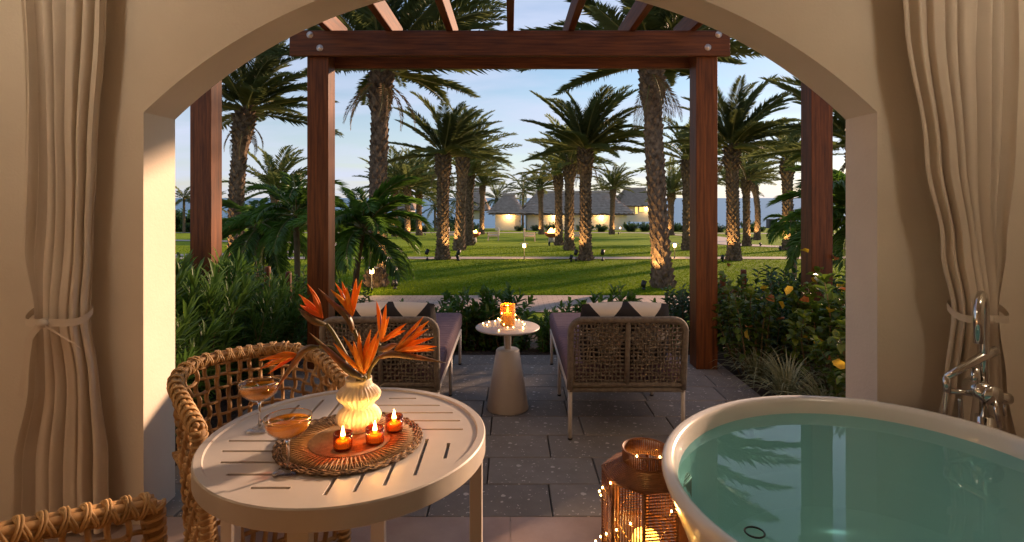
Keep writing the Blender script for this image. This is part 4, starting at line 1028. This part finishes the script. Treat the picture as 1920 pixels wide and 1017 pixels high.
# vase
VX, VY = -.505, 1.865; VZ = PZ+.0085
va = empty('vase', (VX, VY, VZ), 'pleated cream vase with two bulges holding bird of paradise flowers', 'vase')
vp = [(.001,.001,0),(.03,.0,0),(.048,.012,.03),(.066,.032,.05),(.071,.05,.055),(.062,.068,.05),(.046,.084,.03),(.052,.096,.04),(.067,.110,.05),(.070,.122,.055),(.060,.138,.05),(.046,.150,.02),(.043,.160,0),(.043,.176,0),(.039,.176,0),(.038,.155,0),(.05,.125,0),(.001,.03,0)]
vq = []
for a_, b_ in zip(vp, vp[1:]):
    for t in (0, .5): vq.append(tuple(lerp(a_[i], b_[i], t) for i in range(3)))
vq.append(vp[-1])
MB().lathe(vq, 168, nrib=28).build('vase_body', M['ceramic'], va)
# tea lights
for i, (x, y) in enumerate(((643,842),(703,831),(739,808))):
    d = (CAMZ-PZ-.008)*F/(y-CY); X = (x-CX)/F*d
    lab = ('burning tea light in amber glass closest to the coupe glasses', 'burning tea light in amber glass in the middle of three', 'burning tea light in amber glass farthest from the coupe glasses')[i]
    e = empty('tea_light', (X, d, PZ+.0085), lab, 'candle', 'tea lights on the placemat')
    MB().lathe([(.001,.001),(.027,.001),(.028,.006),(.0285,.05),(.026,.05),(.0255,.008),(.001,.006)], 96, nrib=24, rib=.018).build('glass', M['amber'], e)
    MB().lathe([(.001,.008),(.024,.008),(.024,.026),(.001,.026)], 24).build('wax', M['wax'], e)
    MB().lathe([(.001,.030),(.006,.037),(.0065,.044),(.004,.056),(.001,.070)], 12).build('flame', M['flame'], e)
    light('flame_light', e, (0,0,.066), .26, (1,.48,.12), .008)
# coupe glasses
def coupe(x, y, label, sc_=1.0):
    d = (CAMZ-TZ+.004)*F/(y-CY); e = empty('coupe_glass', ((x-CX)/F*d, d, TZ-.0055), label, 'glass', 'coupe glasses')
    pr = [(.001,.001),(.042,.0015),(.040,.003),(.012,.006),(.0045,.014),(.0040,.06),(.0050,.088),(.012,.098),(.035,.107),(.056,.125),(.064,.145),(.0655,.160),(.0645,.160),(.063,.145),(.055,.1265),(.034,.109),(.001,.102)]
    MB().lathe([(r*sc_, z*sc_) for r, z in pr[:4]], 48).build('foot', M['glass'], e); MB().lathe([(r*sc_, z*sc_) for r, z in pr[3:8]], 20).build('stem', M['solidglass'], e)
    MB().lathe([(r*sc_, z*sc_) for r, z in pr[7:]], 48).build('bowl', M['glass'], e)
    MB().lathe([(r*sc_, z*sc_) for r, z in ((.001,.1025),(.0335,.1095),(.0545,.127),(.0625,.1455),(.001,.1455))], 48).build('wine', M['wine'], e)
    MB().tube([(.065*sc_*math.cos(2*PI*i/48), .065*sc_*math.sin(2*PI*i/48), .160*sc_) for i in range(48)], .0011, 6, closed=True).build('gold_rim', M['goldrim'], e)
coupe(540, 886, 'gold rimmed coupe glass of amber wine overlapping the placemat edge'); coupe(487, 806, 'gold rimmed coupe glass of amber wine near the wicker chair arm', 1.0)

# ---------------------------------------------------------------- bird of paradise flowers
def spindle(b, pts, wmax, thick=.35, peak=.4, up=None):
    pts = catmull(pts, 6); n = len(pts); rr = []
    for i in range(n):
        t = i/(n-1); rr.append(max(.0006, wmax*(math.sin(PI*min(1, t**(math.log(.5)/math.log(peak)))))**.8 if 0 < t < 1 else .0008))
    b.tube(pts, rr, 6, flat=thick, up=up)
def flower(label, joint, tips, bract, stem, d, seed, red=False, wp=.0088):
    rnd = random.Random(seed); o = Vector((VX, VY, VZ+.05)); e = empty('bird_of_paradise_flower', o, label, 'flower', 'flowers in the pleated vase')
    def q(x, y, dd=0): return P(x, y, d+dd)-o
    vm = Vector((VX, VY, VZ+.174))-o
    pts = [Vector((0,0,-.02)), vm.lerp(q(*stem[0]), .12)] + [q(*s) for s in stem]
    b = MB(); b.tube(catmull(pts, 6), [.0065]*(len(catmull(pts, 6))), 8); b.build('stalk', M['stalk'], e)
    b = MB(); bp_ = [q(*p) for p in bract]; spindle(b, bp_, .020, .6, .36); b.build('bract', M['bract'], e)
    J = q(*joint)
    for i, t in enumerate(tips):
        T = q(t[0], t[1], rnd.uniform(-.05, .05)); md_ = J.lerp(T, .5)+Vector((rnd.uniform(-.006,.006), rnd.uniform(-.006,.006), .004))
        b = MB(); spindle(b, [J, md_, T], wp*rnd.uniform(.85,1.2), .4, .45, up=(rnd.uniform(-.4,.4), 1, rnd.uniform(-.4,.4))); b.build('petal', M['petalr' if red else 'petal'], e)
    T = J.lerp(q(tips[0][0], tips[0][1]), .75)+Vector((.012,-.01,0)); b = MB(); spindle(b, [J, J.lerp(T,.5), T], .004, .5, .7); b.build('violet_petal', M['violet'], e)
flower('orange flower high over the chair side of the vase with dark tipped petals', (606,597), [(576,532),(560,552),(562,572),(566,560),(585,548)], [(613,610),(590,603),(572,590),(560,578)], [(650,668),(625,625),(612,608)], 1.90, 1, True)
flower('tallest orange flower in the vase standing straight above it', (661,594), [(628,530),(641,528),(668,522),(679,525),(620,543),(650,540)], [(664,628),(652,596),(625,570),(597,541)], [(676,690),(674,650),(664,618)], 1.92, 2)
flower('red flower bending down over the far coupe glass', (560,665), [(485,676),(487,692),(502,702),(495,684),(512,668)], [(598,650),(572,657),(545,690),(514,736)], [(655,690),(625,655),(598,650)], 1.84, 3, True, .0078)
flower('wide open orange flower low in the middle of the vase mouth', (682,704), [(625,643),(643,630),(663,640),(673,622),(695,618),(709,620),(713,628)], [(685,712),(655,695),(620,662),(579,623)], [(684,712),(683,706)], 1.82, 4, wp=.0095)
flower('orange flower with two thin upright petals behind the middle bloom', (714,642), [(706,565),(724,570),(730,594),(762,607),(760,620),(722,590)], [(709,652),(722,655),(735,648),(748,646)], [(690,690),(705,655),(712,645)], 1.93, 5)
flower('largest orange flower fanning out toward the lounger with a long beak', (737,661), [(794,594),(804,602),(803,617),(813,633),(819,650),(815,657),(790,615)], [(708,672),(735,664),(780,670),(836,681)], [(688,712),(695,690),(712,668)], 1.85, 6, wp=.0092)

# ---------------------------------------------------------------- wicker chairs
def wicker_chair(cx, cy, face_, label):
    e = empty('wicker_chair', (cx, cy, 0), label, 'chair', 'wicker tub chairs', face_)
    hw, fr, bk, rc = .262, .27, -.245, .20
    pl = [Vector((fr, -hw, 0)), Vector((.1, -hw, 0))]
    for i in range(9): q = -PI/2-PI/2*i/8; pl.append(Vector((bk+rc+rc*math.cos(q), -hw+rc+rc*math.sin(q), 0)))
    pl += [Vector((p.x, -p.y, 0)) for p in reversed(pl)]
    cum = [0]
    for a, b in zip(pl, pl[1:]): cum.append(cum[-1]+(b-a).length)
    LT = cum[-1]
    def at(s):
        s = max(0, min(LT, s))
        for i in range(len(cum)-1):
            if s <= cum[i+1]+1e-9:
                t = (s-cum[i])/max(1e-9, cum[i+1]-cum[i]); return pl[i].lerp(pl[i+1], t), (pl[i+1]-pl[i]).normalized()
        return pl[-1], (pl[-1]-pl[-2]).normalized()
    def rim(s): t = abs(s/LT*2-1); return .775-.11*max(0, (t-.25)/.75)
    def sp(s, z, off=0):
        p, T = at(s); N_ = Vector((-T.y, T.x, 0)); p2 = p*(1+.0)+N_*(.055*(z/.79)**1.5+off); return Vector((p2.x, p2.y, z))
    nv = 31; nh = 13; zb = .035
    for i in range(nv):
        s = LT*(i+.5)/nv; zr = rim(s); pts = []
        for j in range(nh*4+1): t = j/(nh*4); z = lerp(zb, zr, t); pts.append(sp(s+.004*math.sin(5*t+i), z, .011*math.cos(PI*(t*nh+i))))
        MB().tube(pts, .0105, 7, flat=.7).build('upright_strand', M['wicker'], e)
    for k in range(nh):
        pts = []
        for j in range(nv*4+1):
            t = j/(nv*4); s = LT*t; zr = rim(s); z = lerp(zb, zr, (k+.5)/nh)+.004*math.sin(9*t+k)
            pts.append(sp(s, z, -.011*math.cos(PI*(t*nv-.5+k+.5))))
        MB().tube(pts, .0092, 6, flat=.8).build('cross_strand', M['wicker'], e)
    # rim bundle
    for m in range(5):
        q = 2*PI*m/5; pts = []
        for j in range(80): s = LT*j/79; pts.append(sp(s, rim(s)+.014*math.sin(q), .015*math.cos(q)))
        MB().tube(pts, .0125, 7).build('rim_cane', M['wicker'], e)
    for i in range(nv):
        b = MB()
        for off, skew in ((-.011,.012),(-.003,.012),(.006,-.012),(.014,-.012)):
            s = LT*(i+.5)/nv+off; pts = []
            for j in range(14):
                q = 2*PI*j/14; pts.append(sp(s+skew*math.sin(q), rim(s)+.0285*math.sin(q), .029*math.cos(q)))
            b.tube(pts, .0042, 5, closed=True)
        b.build('binding', M['binding'], e)
    # front posts bound with cane
    for s in (0, LT):
        zr = rim(s); MB().tube([sp(s, 0), sp(s, zr*.5), sp(s, zr)], .024, 10).build('front_post', M['wicker'], e)
        b = MB(); pts = []
        for j in range(26*8): t = j/(26*8-1); q = 2*PI*26*t; c = sp(s, lerp(.01, zr, t)); pts.append(c+Vector((.027*math.cos(q), .027*math.sin(q), 0)))
        b.tube(pts, .0062, 5); b.build('post_binding', M['binding'], e)
    # seat and apron
    st = MB()
    for k in range(16):
        y = lerp(-hw-.02, hw+.02, k/15); st.tube([(bk+.03, y, .40), (0, y, .395), (fr, y, .40)], .012, 6)
    for k in range(14):
        x = lerp(bk+.02, fr, k/13); st.tube([(x, -hw-.03, .405), (x, 0, .40), (x, hw+.03, .405)], .011, 6)
    st.build('seat', M['wicker'], e, kind='stuff')
    b = MB()
    for k in range(13):
        y = lerp(-hw, hw, k/12); b.tube([(fr, y, .05), (fr+.006*(-1)**k, y+.02, .2), (fr, y, .39)], .010, 6)
    for k in range(5): b.tube([(fr, -hw, .06+k*.08), (fr, hw, .06+k*.08)], .0095, 6)
    b.build('apron', M['wicker'], e)
    return e
wicker_chair(-1.10, 2.46, math.atan2(-.74, .67), 'woven wicker tub chair at the dining table by the shrubs')
wicker_chair(-.915, 1.165, math.atan2(.8, .6), 'woven wicker tub chair with its arm toward the curtain with the bow')
